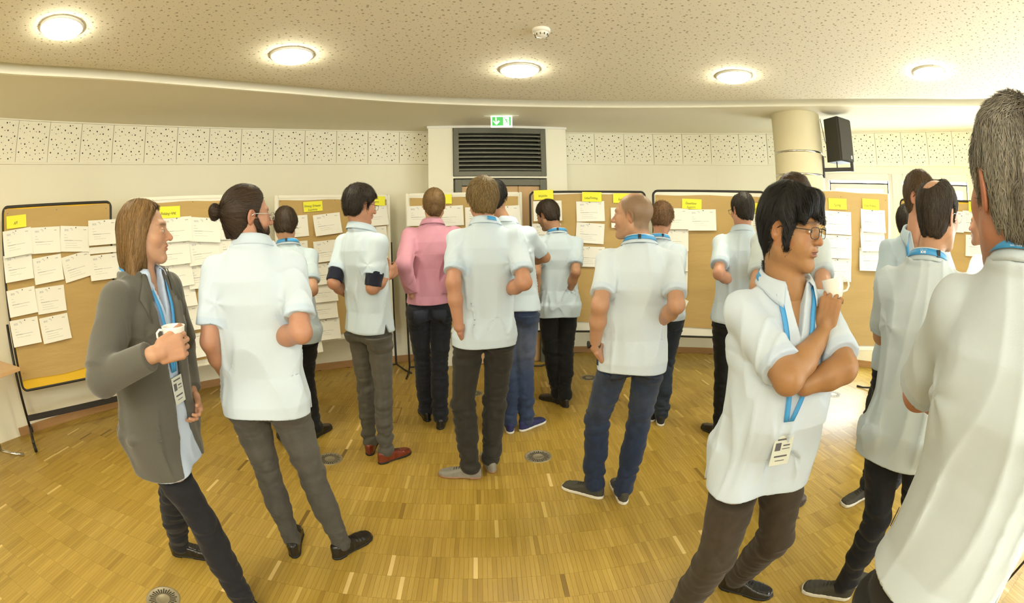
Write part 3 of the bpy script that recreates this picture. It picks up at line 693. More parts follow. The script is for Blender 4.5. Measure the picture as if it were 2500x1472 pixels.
def collar_mesh(neck, R, fw, h, r, col, g0, o):
    rows = []; n = 44; op = o.get('colopen', .55)
    for i in range(n + 1):
        a = -math.pi + op / 1 + (2 * math.pi - 2 * op) * i / n      # measured from the front, gap at the front
        a = math.pi + (a)                                             # 0 = front
        dr = math.sin(a) * R * 1.02 + math.cos(a) * fw
        back = (1 - math.cos(a)) / 2; fr = 1 - back
        pt = max(0, 1 - min(i, n - i) / 6.0)                         # the points hang lower
        z0 = .030 * back - .012 * fr
        prof = [(r - .002, -.012 + z0), (r + .001, .012 + z0), (r + .004, h * .62 + z0), (r + .011, h * .66 + z0), (r + .017, h * .30 + z0), (r + .024 + .008 * fr, -h * .28 + z0 - .022 * pt), (r + .026 + .010 * fr, -h * .48 + z0 - .034 * pt)]
        rows.append([neck - fw * .004 + dr * (q[0] + .012 * pt * (j > 3)) + V3(0, 0, q[1]) + fw * .012 * fr for j, q in enumerate(prof)])
    V, F = strip_mesh(rows, .0022)
    return mk_mesh('collar', V - g0, F, True, np.tile(np.array(col), (len(V), 1)))
def surf_push(f, P, target=.003, n=4):
    for _ in range(n):
        d, g = grad(f, P, .004); g /= np.maximum(np.linalg.norm(g, axis=1), 1e-6)[:, None]; P = P - g * (d - target)[:, None]
    return P
def lapel_mesh(f, neck, R, fw, sx, g0, trunk):
    rows = []
    for i in range(15):
        t = i / 14; z = neck[2] - .01 - t * .30
        w = np.interp(t, [0, .25, .32, .36, .6, 1], [.045, .075, .085, .070, .060, .006]); xin = np.interp(t, [0, .3, 1], [.062, .056, .030])
        row = []
        for j in range(5): x = xin + w * j / 4; row.append(neck * V3(1, 1, 0) + R * sx * x + fw * (.10 + .03 * t) + V3(0, 0, z + .02 * (j / 4) * (t < .33)))
        rows.append(row)
    A = np.array(rows); P = surf_push(f, A.reshape(-1, 3), .005).reshape(A.shape)
    if sx < 0: P = P[:, ::-1]
    V, F = strip_mesh(P, .003); return mk_mesh('lapel', V - g0, F, True)
def pocket_mesh(f, pel, pR, pF, sx, st, g0):
    c = pel + pR * sx * .075 - pF * .15 + V3(0, 0, -.045); A = []
    for i in range(7):
        row = []
        for j in range(7):
            u, v = (j / 6 - .5) * 2, (i / 6 - .5) * 2; lo = -.075 - (.012 * (1 - abs(u)) if v > .9 else 0)
            row.append(c + pR * u * .068 * (1 - .08 * (v + 1)) + V3(0, 0, -v * .075))
        A.append(row)
    A = np.array(A); P = surf_push(f, A.reshape(-1, 3), .0035, 5).reshape(A.shape); V, F = strip_mesh(P[:, ::-1], .003)
    return mk_mesh('pocket', V - g0, F, True)
def stick_patch(name, f, c, n, hw, hh, root, g0, mat):
    s = nrm(np.cross(V3(0, 0, 1), n)); A = []
    for i in range(4): A.append([c + s * hw * (j / 2 - 1) * 1.0 + V3(0, 0, (i / 1.5 - 1) * hh) for j in range(5)])
    A = np.array(A); P = surf_push(f, A.reshape(-1, 3), .003, 6).reshape(A.shape); V, F = strip_mesh(P, .002); link(name, mk_mesh(name, V - g0, F, True), root, mat)
SHOES = {'black': ('leather_black', 'rubber_black', 0), 'brownred': ('leather_red', 'rubber_black', 0), 'gray': ('suede_gray', 'sole_tan', 0), 'sneaker': ('canvas_dark', 'sole_white', 1),
         'blue': ('canvas_blue', 'sole_white', 1), 'vans': ('canvas_black', 'sole_white', 1), 'brown': ('leather_brown', 'rubber_black', 0)}
def make_shoe(root, an, ft, kind, g0, s, near):
    up, so, sn = SHOES[kind]; A = np.array([an[0], an[1], 0.0]); f = nrm(ft * V3(1, 1, 0)); r = np.cross(f, V3(0, 0, 1)); Mx = np.stack([r, f, V3(0, 0, 1)], 1)
    pts = 1.0 if not sn else 0.94
    def plan(q, g):
        t = np.clip((q[:, 1] + .07) / (.285 * s), 0, 1); w = np.interp(t, [0, .08, .25, .5, .72, .88, .96, 1], [.012, .028, .033, .036, .046, .040 * pts if not sn else .044, .024 if not sn else .034, .004]) * s + g
        d = np.abs(q[:, 0]) - w; dy = np.maximum(-.07 * s - g - q[:, 1], q[:, 1] - .215 * s - g); return smax(d * .9, dy, .012)
    def f_sole(p):
        q = to_local(p, A, Mx); h = .022 if sn else .016; heel = .012 if not sn else 0
        z = np.maximum(q[:, 2] - h, -(q[:, 2] - .001)); d = smax(plan(q, .003), z, .003)
        if heel: arch = np.maximum(np.abs(q[:, 1] - .03) - .035, q[:, 2] - .007); d = smax(d, -arch, .003)
        return d
    def f_up(p):
        q = to_local(p, A, Mx)
        top = np.interp(q[:, 1], [-.08, -.05, 0, .04, .10, .16, .20, .22], [.085, .090, .088, .082, .060, .046, .036, .018]) * 1.0
        d = smax(plan(q, .0), q[:, 2] - top, .022); d = smax(d, .012 - q[:, 2], .002)
        d = smin(d, rc(q, (0, -.01, .06), (0, .0, .10), .036, .036), .012); d = smax(d, q[:, 2] - .098, .004)
        d = d + .0012 * noise(q * np.array([1, 2.5, 1]), 14, 3)
        return d
    lo, hi = A - V3(.25, .25, .0), A + V3(.25, .25, .13); lo = lo - V3(0, 0, .01)
    c = .0065 if near == 0 else .0045
    V, F = grid_mesh(f_up, lo, hi, c); sh = link('shoe', mk_mesh('shoe', V - g0, F, True), root, M[up])
    V, F = grid_mesh(f_sole, lo, hi, c); link('sole', mk_mesh('sole', V - g0, F, True), sh, M[so])
    if near:
        T = []
        for k in range(4):
            y = .055 + k * .017; z0 = np.interp(y, [0, .04, .10, .16], [.088, .082, .062, .046]) + .003
            T.append(tube_arrays([A + Mx @ V3(-.018, y, z0 - .006), A + Mx @ V3(0, y, z0 + .001), A + Mx @ V3(.018, y, z0 - .006)], .0018, 6))
        V, F, _ = cat(T); link('laces', mk_mesh('laces', V - g0, F, True), sh, M['rubber_black'] if kind != 'blue' else M['sole_white'])
def tube_arrays(pts, r, n=8, cap=True, closed=False):
    P = np.array(pts, float); m = len(P); T = np.gradient(P, axis=0); T /= np.maximum(np.linalg.norm(T, axis=1), 1e-9)[:, None]
    if closed: T = np.roll(P, -1, 0) - np.roll(P, 1, 0); T /= np.linalg.norm(T, axis=1)[:, None]
    ref = V3(0, 0, 1) if abs(T[0][2]) < .9 else V3(1, 0, 0); V = []
    x = nrm(np.cross(T[0], ref)); rr = np.broadcast_to(np.asarray(r, float), (m,))
    for i in range(m):
        x = nrm(x - T[i] * (x @ T[i])); y = np.cross(T[i], x)
        for k in range(n): a = 2 * math.pi * k / n; V.append(P[i] + (x * math.cos(a) + y * math.sin(a)) * rr[i])
    F = []
    for i in range(m if closed else m - 1):
        j = (i + 1) % m
        for k in range(n): F.append((i * n + k, i * n + (k + 1) % n, j * n + (k + 1) % n, j * n + k))
    if cap and not closed:
        for b, rev in ((0, True), (m - 1, False)):
            c = len(V); V.append(P[b])
            for k in range(0, n, 2):
                q = (b * n + k, b * n + (k + 1) % n, b * n + (k + 2) % n, c); F.append(q[::-1] if rev else q)
    return np.array(V), np.array(F)
def make_glasses(root, HO, HM, hs, g0, g):
    col, th = g; T = []
    def L(x, y, z): return HO + HM @ (V3(x, y, z) * hs) - g0
    lens = []
    for sx in (-1, 1):
        ring = []
        for k in range(20):
            a = 2 * math.pi * k / 20; cx, cz = math.cos(a), math.sin(a); u = abs(cx) ** .62 * (1 if cx > 0 else -1) * .0255; v = abs(cz) ** .62 * (1 if cz > 0 else -1) * .0165
            x = sx * (.0335 + u * 1.0); ring.append(L(x, .1065 - (abs(x) / .07) ** 2 * .010, .006 + v))
        T.append(tube_arrays(ring, th, 6, False, True)); lens.append(ring)
        T.append(tube_arrays([L(sx * .060, .097, .014), L(sx * .074, .085, .015), L(sx * .0795, .04, .014), L(sx * .0810, .0, .013), L(sx * .081, -.014, .004)], th * 1.25, 6))
    T.append(tube_arrays([L(-.009, .1085, .010), L(0, .1115, .013), L(.009, .1085, .010)], th, 6))
    V, F, _ = cat(T); gl = link('glasses', mk_mesh('glasses', V, F, True), root, M[col])
    for r in lens:
        r = np.array(r); c = r.mean(0); V = np.concatenate([r, [c]]); F = np.array([(k, (k + 1) % 20, (k + 2) % 20, 20) for k in range(0, 20, 2)])
        link('lens', mk_mesh('lens', V, F, True), gl, M['lens'])
def text_mesh(txt, size, name='text', shear=0.0, bold=0.0):
    cu = bpy.data.curves.new(name, 'FONT'); cu.body = txt; cu.size = size; cu.align_x = 'CENTER'; cu.align_y = 'CENTER'; cu.shear = shear; cu.offset = bold; cu.resolution_u = 2
    ob = bpy.data.objects.new(name, cu); COL.objects.link(ob); dg = bpy.context.evaluated_depsgraph_get(); me = bpy.data.meshes.new_from_object(ob.evaluated_get(dg)); bpy.data.objects.remove(ob); bpy.data.curves.remove(cu)
    me.materials.clear(); return me
def make_lanyard(root, neck, R, fw, L, g0, r, trunk, SG, o):
    """ribbon around the collar, down the chest to a badge"""
    n = 30; w = .0105; rows = []; rr = r + .016
    def path(a):
        dr = math.sin(a) * R + math.cos(a) * fw; back = (1 - math.cos(a)) / 2
        return neck - fw * .004 + dr * (rr - .004) + V3(0, 0, .040 * back - .012 * (1 - back)), dr
    amax = 2.35 if L.get('front') else 2.0
    cshift = L.get('arc', (0, 0))[0]
    if 'arc' in L: amax = L['arc'][1]
    ribbon = []
    A = np.linspace(math.pi - amax, math.pi + amax, n) + cshift
    tops, bots = [], []
    for a in A:
        c, dr = path(a); back = (1 - math.cos(a)) / 2; dn = nrm(V3(0, 0, -1) * .93 + dr * .36)
        rows.append([c - dn * w + dr * .004, c + dr * .004, c + dn * w + dr * .006])
    V, F = strip_mesh(np.array(rows)[:, ::-1], .0012); P = [(V, F)]
    if L.get('front'):
        tr, _, _ = None, None, None
        fs = lambda p: trunk(p, SG)[0]
        bz = L.get('bz', neck[2] - .40)
        for sx in (-1, 1):
            a0 = A[0] if sx > 0 else A[-1]; c, dr = path(a0); end = V3(neck[0], neck[1], 0) + fw * .13 + R * (sx * .006 + L.get('bx', 0)) + V3(0, 0, bz); q = []
            for t in np.linspace(0, 1, 16): q.append(c * (1 - t) + end * t + fw * .035 * math.sin(math.pi * t))
            q = surf_push(fs, np.array(q), .011, 4); q[0] = c + dr * .005; q = q[:]
            sd = R * 1.0; ro = [[p + sd * -w * .9, p + fw * .001, p + sd * w * .9] for p in q]
            V, F = strip_mesh(np.array(ro), .0012); P.append((V, F))
        bc = surf_push(fs, np.array([V3(neck[0], neck[1], 0) + fw * .13 + R * L.get('bx', 0) + V3(0, 0, bz - .07)]), .018, 5)[0]
        fr = np.stack([R, V3(0, 0, 1), -fw], 1)
        bd = link('name_badge', box_mesh('name_badge', (.074, .105, .002)), root, M['badge'])
        bd.matrix_local = Matrix.Translation(Vector(bc - g0)) @ Matrix([list(x) for x in np.stack([R, V3(0, 0, 1), np.cross(R, V3(0, 0, 1))], 1)]).to_4x4()
        pt = link('badge_print', badge_print(), bd, M['print_dark']); pt.location = (0, 0, -.0014); pt.rotation_euler = (0, math.pi, 0)
        pt.location.z = .0014 if np.cross(R, V3(0, 0, 1)) @ fw > 0 else -.0014
        pt.rotation_euler.y = 0 if pt.location.z > 0 else math.pi
    V, F, _ = cat(P); ly = link('lanyard', mk_mesh('lanyard', V - g0, F, True), root, M['lanyard'])
    def on_ribbon(a, v):
        c, dr = path(a); dn = nrm(V3(0, 0, -1) * .93 + dr * .36); return c + dn * v + dr * .0068
    if L.get('buckle') is not None:
        a = math.pi + L['buckle']; c = on_ribbon(a, 0); _, dr = path(a); tg = np.cross(V3(0, 0, 1), dr); b = link('buckle', box_mesh('buckle', (.016, .006, .024)), ly, M['rubber_black'])
        b.matrix_local = Matrix.Translation(Vector(c - g0)) @ Matrix([list(x) for x in np.stack([tg, dr, V3(0, 0, 1)], 1)]).to_4x4()
    if L.get('text') is not None:
        a0, flip = L['text']
        for txt, sz, dv in (('SICK', .0115, .0015), ('Sensor Intelligence.', .0042, -.0065)):
            me = text_mesh(txt, sz, 'print', 0, .0004 if sz > .01 else 0); co = np.empty(len(me.vertices) * 3, f32); me.vertices.foreach_get('co', co); co = co.reshape(-1, 3)
            u, v = (co[:, 0], co[:, 1] + dv) if not flip else (-co[:, 0], -(co[:, 1] + dv))
            out = np.array([on_ribbon(math.pi + a0 - uu / rr, -vv) for uu, vv in zip(u, v)]) - g0
            me.vertices.foreach_set('co', out.astype(f32).ravel()); me.update(); link('printed_logo' if sz > .01 else 'printed_slogan', me, ly, M['print_white'])
def badge_print():
    B = []
    for (x, y, w, h) in ((0, .040, .05, .006), (-.018, .015, .022, .028), (.014, .018, .026, .005), (.014, .006, .03, .003), (0, -.02, .05, .006), (0, -.036, .036, .003)):
        B.append((x - w / 2, y - h / 2, x + w / 2, y + h / 2))
    V = []; F = []
    for a, b, c, d in B: k = len(V); V += [(a, b, 0), (c, b, 0), (c, d, 0), (a, d, 0)]; F.append((k, k + 1, k + 2, k + 3))
    return mk_mesh('badge_print', np.array(V), np.array(F), False)

PJ = {
  'blazer': {'head': [-1.243, 1.37, 1.611], 'face': [0.827, 0.562, 0.0], 'pitch': 0.0, 'neck': [-1.258, 1.356, 1.47], 'fwd': [0.999, 0.05, 0.0], 'right': [0.05, -0.999, 0.0], 'pel': [-1.273, 1.342, 0.882], 'pright': [0.061, -0.998, 0.0], 'shL': [-1.266, 1.524, 1.385], 'shR': [-1.25, 1.189, 1.385], 'hipL': [-1.279, 1.434, 0.882], 'hipR': [-1.268, 1.25, 0.882], 'elL': [-1.304, 1.645, 1.124], 'wrL': [-1.177, 1.495, 0.962], 'anL': [-1.53, 1.456, 0.085], 'toL': [0.939, 0.343, 0.0], 'knL': [-1.384, 1.411, 0.468], 'elR': [-1.206, 1.009, 1.162], 'wrR': [-0.974, 1.064, 1.251], 'anR': [-1.032, 1.217, 0.085], 'toR': [0.919, -0.393, 0.0], 'knR': [-1.114, 1.256, 0.485], 'hem': 0.694, 's': 1.0},
  'bun': {'head': [-0.915, 1.665, 1.654], 'face': [0.632, 0.775, 0.0], 'pitch': 0.0, 'neck': [-0.899, 1.674, 1.542], 'fwd': [-0.28, 0.96, 0.0], 'right': [0.96, 0.28, 0.0], 'pel': [-0.905, 1.671, 0.903], 'pright': [0.959, 0.283, 0.0], 'shL': [-1.061, 1.627, 1.457], 'shR': [-0.738, 1.721, 1.457], 'hipL': [-0.993, 1.645, 0.903], 'hipR': [-0.816, 1.697, 0.903], 'elL': [-1.069, 1.542, 1.172], 'wrL': [-1.088, 1.683, 0.96], 'anL': [-0.954, 1.714, 0.085], 'toL': [-0.298, 0.955, 0.0], 'knL': [-1.01, 1.742, 0.49], 'elR': [-0.659, 1.576, 1.218], 'wrR': [-0.869, 1.704, 1.151], 'anR': [-0.698, 1.749, 0.085], 'toR': [0.497, 0.868, 0.0], 'knR': [-0.781, 1.769, 0.486], 'hem': 0.85, 's': 1.0},
  'behind': {'head': [-1.37, 3.09, 1.625], 'face': [-0.324, 0.946, 0.0], 'pitch': 0.0, 'neck': [-1.359, 3.095, 1.489], 'fwd': [-0.402, 0.916, 0.0], 'right': [0.916, 0.402, 0.0], 'pel': [-1.338, 3.104, 0.889], 'pright': [0.918, 0.396, 0.0], 'shL': [-1.513, 3.027, 1.404], 'shR': [-1.206, 3.162, 1.404], 'hipL': [-1.423, 3.067, 0.889], 'hipR': [-1.254, 3.14, 0.889], 'elL': [-1.418, 2.82, 1.224], 'wrL': [-1.433, 3.038, 1.091], 'anL': [-1.47, 2.931, 0.085], 'toL': [-0.581, 0.814, 0.0], 'knL': [-1.456, 3.084, 0.465], 'elR': [-1.141, 2.992, 1.178], 'wrR': [-1.334, 3.115, 1.064], 'anR': [-1.282, 3.111, 0.085], 'toR': [0.279, 0.96, 0.0], 'knR': [-1.342, 3.21, 0.478], 'hem': 0.785, 's': 1.0},
  'red': {'head': [-0.736, 2.857, 1.731], 'face': [0.738, 0.675, 0.0], 'pitch': 0.0, 'neck': [-0.738, 2.856, 1.583], 'fwd': [0.552, 0.834, 0.0], 'right': [0.834, -0.552, 0.0], 'pel': [-0.709, 2.864, 0.943], 'pright': [0.828, -0.561, 0.0], 'shL': [-0.878, 2.949, 1.498], 'shR': [-0.598, 2.763, 1.498], 'hipL': [-0.785, 2.915, 0.943], 'hipR': [-0.633, 2.812, 0.943], 'elL': [-0.914, 2.799, 1.252], 'wrL': [-0.888, 3.026, 1.139], 'anL': [-0.794, 2.922, 0.085], 'toL': [-0.095, 0.996, 0.0], 'knL': [-0.79, 2.962, 0.507], 'elR': [-0.638, 2.718, 1.23], 'wrR': [-0.574, 2.899, 1.284], 'anR': [-0.65, 2.794, 0.085], 'toR': [0.675, 0.738, 0.0], 'knR': [-0.638, 2.846, 0.505], 'hem': 0.935, 's': 1.0},
  'pink': {'head': [-0.321, 3.485, 1.744], 'face': [-0.04, 0.999, 0.0], 'pitch': 0.0, 'neck': [-0.339, 3.484, 1.602], 'fwd': [-0.132, 0.991, 0.0], 'right': [0.991, 0.132, 0.0], 'pel': [-0.378, 3.48, 0.95], 'pright': [0.99, 0.143, 0.0], 'shL': [-0.506, 3.461, 1.517], 'shR': [-0.173, 3.506, 1.517], 'hipL': [-0.469, 3.466, 0.95], 'hipR': [-0.287, 3.493, 0.95], 'elL': [-0.53, 3.255, 1.315], 'wrL': [-0.498, 3.395, 1.104], 'anL': [-0.449, 3.551, 0.085], 'toL': [-0.292, 0.956, 0.0], 'knL': [-0.456, 3.553, 0.514], 'elR': [-0.16, 3.309, 1.304], 'wrR': [-0.238, 3.434, 1.096], 'anR': [-0.318, 3.399, 0.085], 'toR': [0.019, 1.0, 0.0], 'knR': [-0.315, 3.487, 0.506], 'hem': 1.008, 's': 1.0},
  'blond': {'head': [0.034, 2.67, 1.733], 'face': [-0.195, 0.981, 0.0], 'pitch': 0.0, 'neck': [0.048, 2.67, 1.595], 'fwd': [0.105, 0.994, 0.0], 'right': [0.994, -0.105, 0.0], 'pel': [0.032, 2.67, 0.944], 'pright': [0.995, -0.099, 0.0], 'shL': [-0.119, 2.687, 1.51], 'shR': [0.215, 2.652, 1.51], 'hipL': [-0.059, 2.679, 0.944], 'hipR': [0.124, 2.661, 0.944], 'elL': [-0.135, 2.511, 1.281], 'wrL': [-0.112, 2.53, 1.027], 'anL': [-0.069, 2.597, 0.085], 'toL': [-0.988, 0.157, 0.0], 'knL': [-0.106, 2.65, 0.506], 'elR': [0.252, 2.483, 1.277], 'wrR': [0.139, 2.695, 1.191], 'anR': [0.064, 2.705, 0.085], 'toR': [-0.18, 0.984, 0.0], 'knR': [0.094, 2.726, 0.509], 'hem': 0.892, 's': 1.0},
  'jeans': {'head': [0.132, 3.357, 1.781], 'face': [0.379, 0.925, 0.0], 'pitch': 0.0, 'neck': [0.21, 3.353, 1.601], 'fwd': [0.201, 0.98, 0.0], 'right': [0.98, -0.201, 0.0], 'pel': [0.272, 3.349, 0.969], 'pright': [0.976, -0.219, 0.0], 'shL': [0.045, 3.387, 1.516], 'shR': [0.374, 3.32, 1.516], 'hipL': [0.182, 3.369, 0.969], 'hipR': [0.361, 3.329, 0.969], 'elL': [0.053, 3.23, 1.272], 'wrL': [0.163, 3.43, 1.158], 'anL': [0.229, 3.299, 0.085], 'toL': [0.017, 1.0, 0.0], 'knL': [0.235, 3.367, 0.518], 'elR': [0.515, 3.5, 1.338], 'wrR': [0.377, 3.708, 1.285], 'anR': [0.359, 3.319, 0.085], 'toR': [0.749, 0.663, 0.0], 'knR': [0.349, 3.366, 0.519], 'hem': 0.971, 's': 1.0},
  'black': {'head': [0.607, 3.933, 1.661], 'face': [-0.659, 0.752, 0.0], 'pitch': 0.0, 'neck': [0.685, 3.921, 1.509], 'fwd': [-0.036, 0.999, 0.0], 'right': [0.999, 0.036, 0.0], 'pel': [0.694, 3.919, 0.907], 'pright': [0.999, 0.034, 0.0], 'shL': [0.518, 3.914, 1.424], 'shR': [0.853, 3.927, 1.424], 'hipL': [0.602, 3.916, 0.907], 'hipR': [0.786, 3.922, 0.907], 'elL': [0.474, 3.74, 1.196], 'wrL': [0.491, 3.845, 0.965], 'anL': [0.697, 3.842, 0.085], 'toL': [-0.672, 0.74, 0.0], 'knL': [0.635, 3.917, 0.483], 'elR': [0.814, 3.764, 1.187], 'wrR': [0.772, 3.902, 0.977], 'anR': [0.744, 3.773, 0.085], 'toR': [-0.203, 0.979, 0.0], 'knR': [0.761, 3.887, 0.481], 'hem': 0.795, 's': 1.0},
  'bald': {'head': [0.791, 2.245, 1.629], 'face': [-0.794, 0.608, 0.0], 'pitch': 0.0, 'neck': [0.824, 2.233, 1.494], 'fwd': [0.246, 0.969, 0.0], 'right': [0.969, -0.246, 0.0], 'pel': [0.806, 2.239, 0.891], 'pright': [0.971, -0.239, 0.0], 'shL': [0.662, 2.274, 1.409], 'shR': [0.987, 2.191, 1.409], 'hipL': [0.717, 2.261, 0.891], 'hipR': [0.896, 2.217, 0.891], 'elL': [0.571, 2.079, 1.215], 'wrL': [0.58, 2.189, 0.985], 'anL': [0.663, 2.294, 0.085], 'toL': [-0.741, 0.672, 0.0], 'knL': [0.664, 2.38, 0.486], 'elR': [0.93, 1.982, 1.217], 'wrR': [0.936, 2.198, 1.082], 'anR': [0.826, 2.218, 0.085], 'toR': [0.084, 0.996, 0.0], 'knR': [0.905, 2.311, 0.476], 'hem': 0.838, 's': 1.0},
  'curly': {'head': [1.437, 3.366, 1.627], 'face': [0.575, 0.818, 0.0], 'pitch': 0.0, 'neck': [1.415, 3.375, 1.47], 'fwd': [0.466, 0.885, 0.0], 'right': [0.885, -0.466, 0.0], 'pel': [1.455, 3.358, 0.89], 'pright': [0.879, -0.476, 0.0], 'shL': [1.267, 3.453, 1.385], 'shR': [1.564, 3.297, 1.385], 'hipL': [1.374, 3.402, 0.89], 'hipR': [1.536, 3.315, 0.89], 'elL': [1.229, 3.246, 1.186], 'wrL': [1.363, 3.401, 1.035], 'anL': [1.411, 3.32, 0.085], 'toL': [0.288, 0.958, 0.0], 'knL': [1.445, 3.448, 0.473], 'elR': [1.458, 3.123, 1.179], 'wrR': [1.445, 3.337, 1.041], 'anR': [1.456, 3.217, 0.085], 'toR': [0.322, 0.947, 0.0], 'knR': [1.509, 3.355, 0.467], 'hem': 0.857, 's': 1.0},
  'glasses': {'head': [1.885, 2.865, 1.694], 'face': [-0.029, 1.0, 0.0], 'pitch': 0.0, 'neck': [1.884, 2.866, 1.548], 'fwd': [0.428, 0.904, 0.0], 'right': [0.904, -0.428, 0.0], 'pel': [1.862, 2.881, 0.924], 'pright': [0.907, -0.421, 0.0], 'shL': [1.733, 2.938, 1.463], 'shR': [2.036, 2.794, 1.463], 'hipL': [1.778, 2.92, 0.924], 'hipR': [1.945, 2.842, 0.924], 'elL': [1.619, 2.759, 1.265], 'wrL': [1.825, 2.885, 1.182], 'anL': [1.815, 2.839, 0.085], 'toL': [-0.199, 0.98, 0.0], 'knL': [1.815, 2.917, 0.494], 'elR': [1.92, 2.616, 1.267], 'wrR': [1.957, 2.853, 1.181], 'anR': [1.952, 2.784, 0.085], 'toR': [0.632, 0.775, 0.0], 'knR': [1.955, 2.854, 0.494], 'hem': 0.901, 's': 1.0},
  'hidden': {'head': [1.591, 1.863, 1.728], 'face': [1.0, -0.009, 0.0], 'pitch': 0.0, 'neck': [1.563, 1.887, 1.59], 'fwd': [0.762, 0.648, 0.0], 'right': [0.648, -0.762, 0.0], 'pel': [1.589, 1.865, 0.942], 'pright': [0.637, -0.771, 0.0], 'shL': [1.454, 2.015, 1.505], 'shR': [1.672, 1.759, 1.505], 'hipL': [1.53, 1.936, 0.942], 'hipR': [1.647, 1.794, 0.942], 'elL': [1.322, 1.85, 1.307], 'wrL': [1.497, 1.96, 1.158], 'anL': [1.669, 1.855, 0.085], 'toL': [0.708, 0.706, 0.0], 'knL': [1.632, 1.926, 0.508], 'elR': [1.531, 1.572, 1.333], 'wrR': [1.606, 1.765, 1.184], 'anR': [1.733, 1.707, 0.085], 'toR': [0.922, 0.388, 0.0], 'knR': [1.719, 1.783, 0.505], 'hem': 0.975, 's': 1.0},
  'asian': {'head': [0.992, 1.191, 1.584], 'face': [0.378, -0.926, 0.0], 'pitch': 0.0, 'neck': [0.992, 1.217, 1.415], 'fwd': [-0.16, -0.987, 0.0], 'right': [-0.987, 0.16, 0.0], 'pel': [0.985, 1.197, 0.867], 'pright': [-0.986, 0.164, 0.0], 'shL': [1.158, 1.19, 1.33], 'shR': [0.826, 1.244, 1.33], 'hipL': [1.076, 1.182, 0.867], 'hipR': [0.894, 1.212, 0.867], 'elL': [1.075, 0.952, 1.188], 'wrL': [0.944, 1.0, 1.14], 'anL': [1.12, 1.263, 0.085], 'toL': [0.729, -0.684, 0.0], 'knL': [1.09, 1.085, 0.454], 'elR': [0.842, 0.97, 1.185], 'wrR': [1.061, 1.064, 1.276], 'anR': [0.765, 1.14, 0.085], 'toR': [-0.307, -0.952, 0.0], 'knR': [0.795, 1.055, 0.485], 'hem': 0.715, 's': 1.0},
  'lanyardfront': {'head': [2.177, 1.385, 1.759], 'face': [0.043, -0.999, 0.0], 'pitch': 0.0, 'neck': [2.154, 1.42, 1.582], 'fwd': [-0.784, -0.621, 0.0], 'right': [-0.621, 0.784, 0.0], 'pel': [2.14, 1.441, 0.958], 'pright': [-0.629, 0.778, 0.0], 'shL': [2.258, 1.289, 1.497], 'shR': [2.05, 1.552, 1.497], 'hipL': [2.198, 1.369, 0.958], 'hipR': [2.082, 1.513, 0.958], 'elL': [2.166, 1.117, 1.283], 'wrL': [1.989, 1.065, 1.106], 'anL': [2.504, 1.452, 0.085], 'toL': [-0.839, -0.544, 0.0], 'knL': [2.358, 1.365, 0.511], 'elR': [1.94, 1.5, 1.233], 'wrR': [1.879, 1.363, 1.028], 'anR': [2.319, 1.553, 0.085], 'toR': [-0.998, 0.058, 0.0], 'knR': [2.175, 1.499, 0.504], 'hem': 0.899, 's': 1.0},
  'haironly': {'head': [3.043, 2.105, 1.649], 'face': [0.967, 0.253, 0.0], 'pitch': 0.0, 'neck': [3.059, 2.081, 1.49], 'fwd': [0.912, 0.41, 0.0], 'right': [0.41, -0.912, 0.0], 'pel': [3.029, 2.126, 0.901], 'pright': [0.424, -0.906, 0.0], 'shL': [2.99, 2.235, 1.405], 'shR': [3.128, 1.928, 1.405], 'hipL': [2.99, 2.209, 0.901], 'hipR': [3.068, 2.042, 0.901], 'elL': [2.804, 2.142, 1.203], 'wrL': [3.036, 2.166, 1.099], 'anL': [2.981, 2.227, 0.085], 'toL': [0.906, 0.424, 0.0], 'knL': [3.065, 2.255, 0.485], 'elR': [2.93, 1.766, 1.269], 'wrR': [3.053, 1.959, 1.156], 'anR': [3.076, 2.024, 0.085], 'toR': [0.906, 0.424, 0.0], 'knR': [3.151, 2.07, 0.485], 'hem': 0.895, 's': 1.0},
  'balding': {'head': [1.558, 0.902, 1.651], 'face': [0.996, -0.086, 0.0], 'pitch': 0.0, 'neck': [1.534, 0.942, 1.495], 'fwd': [0.895, 0.447, 0.0], 'right': [0.447, -0.895, 0.0], 'pel': [1.541, 0.931, 0.902], 'pright': [0.441, -0.898, 0.0], 'shL': [1.459, 1.092, 1.41], 'shR': [1.609, 0.792, 1.41], 'hipL': [1.5, 1.014, 0.902], 'hipR': [1.581, 0.848, 0.902], 'elL': [1.598, 1.206, 1.185], 'wrL': [1.815, 1.086, 1.216], 'anL': [1.58, 0.929, 0.085], 'toL': [-0.633, 0.774, 0.0], 'knL': [1.544, 0.907, 0.493], 'elR': [1.783, 0.834, 1.185], 'wrR': [1.818, 1.08, 1.216], 'anR': [1.776, 0.796, 0.085], 'toR': [-0.229, 0.973, 0.0], 'knR': [1.711, 0.795, 0.495], 'hem': 0.781, 's': 1.0},
  'gray': {'head': [0.814, 0.278, 1.667], 'face': [0.604, 0.797, 0.0], 'pitch': 0.0, 'neck': [0.824, 0.245, 1.556], 'fwd': [0.999, 0.045, 0.0], 'right': [0.045, -0.999, 0.0], 'pel': [0.856, 0.244, 0.91], 'pright': [0.033, -0.999, 0.0], 'shL': [0.817, 0.415, 1.471], 'shR': [0.832, 0.075, 1.471], 'hipL': [0.853, 0.336, 0.91], 'hipR': [0.859, 0.152, 0.91], 'elL': [0.943, 0.549, 1.26], 'wrL': [1.185, 0.513, 1.188], 'anL': [0.852, 0.356, 0.085], 'toL': [0.999, 0.033, 0.0], 'knL': [0.915, 0.346, 0.49], 'elR': [1.009, 0.043, 1.246], 'wrR': [1.14, 0.254, 1.277], 'anR': [0.86, 0.132, 0.085], 'toR': [0.999, 0.033, 0.0], 'knR': [0.921, 0.142, 0.49], 'hem': 0.97, 's': 1.0},
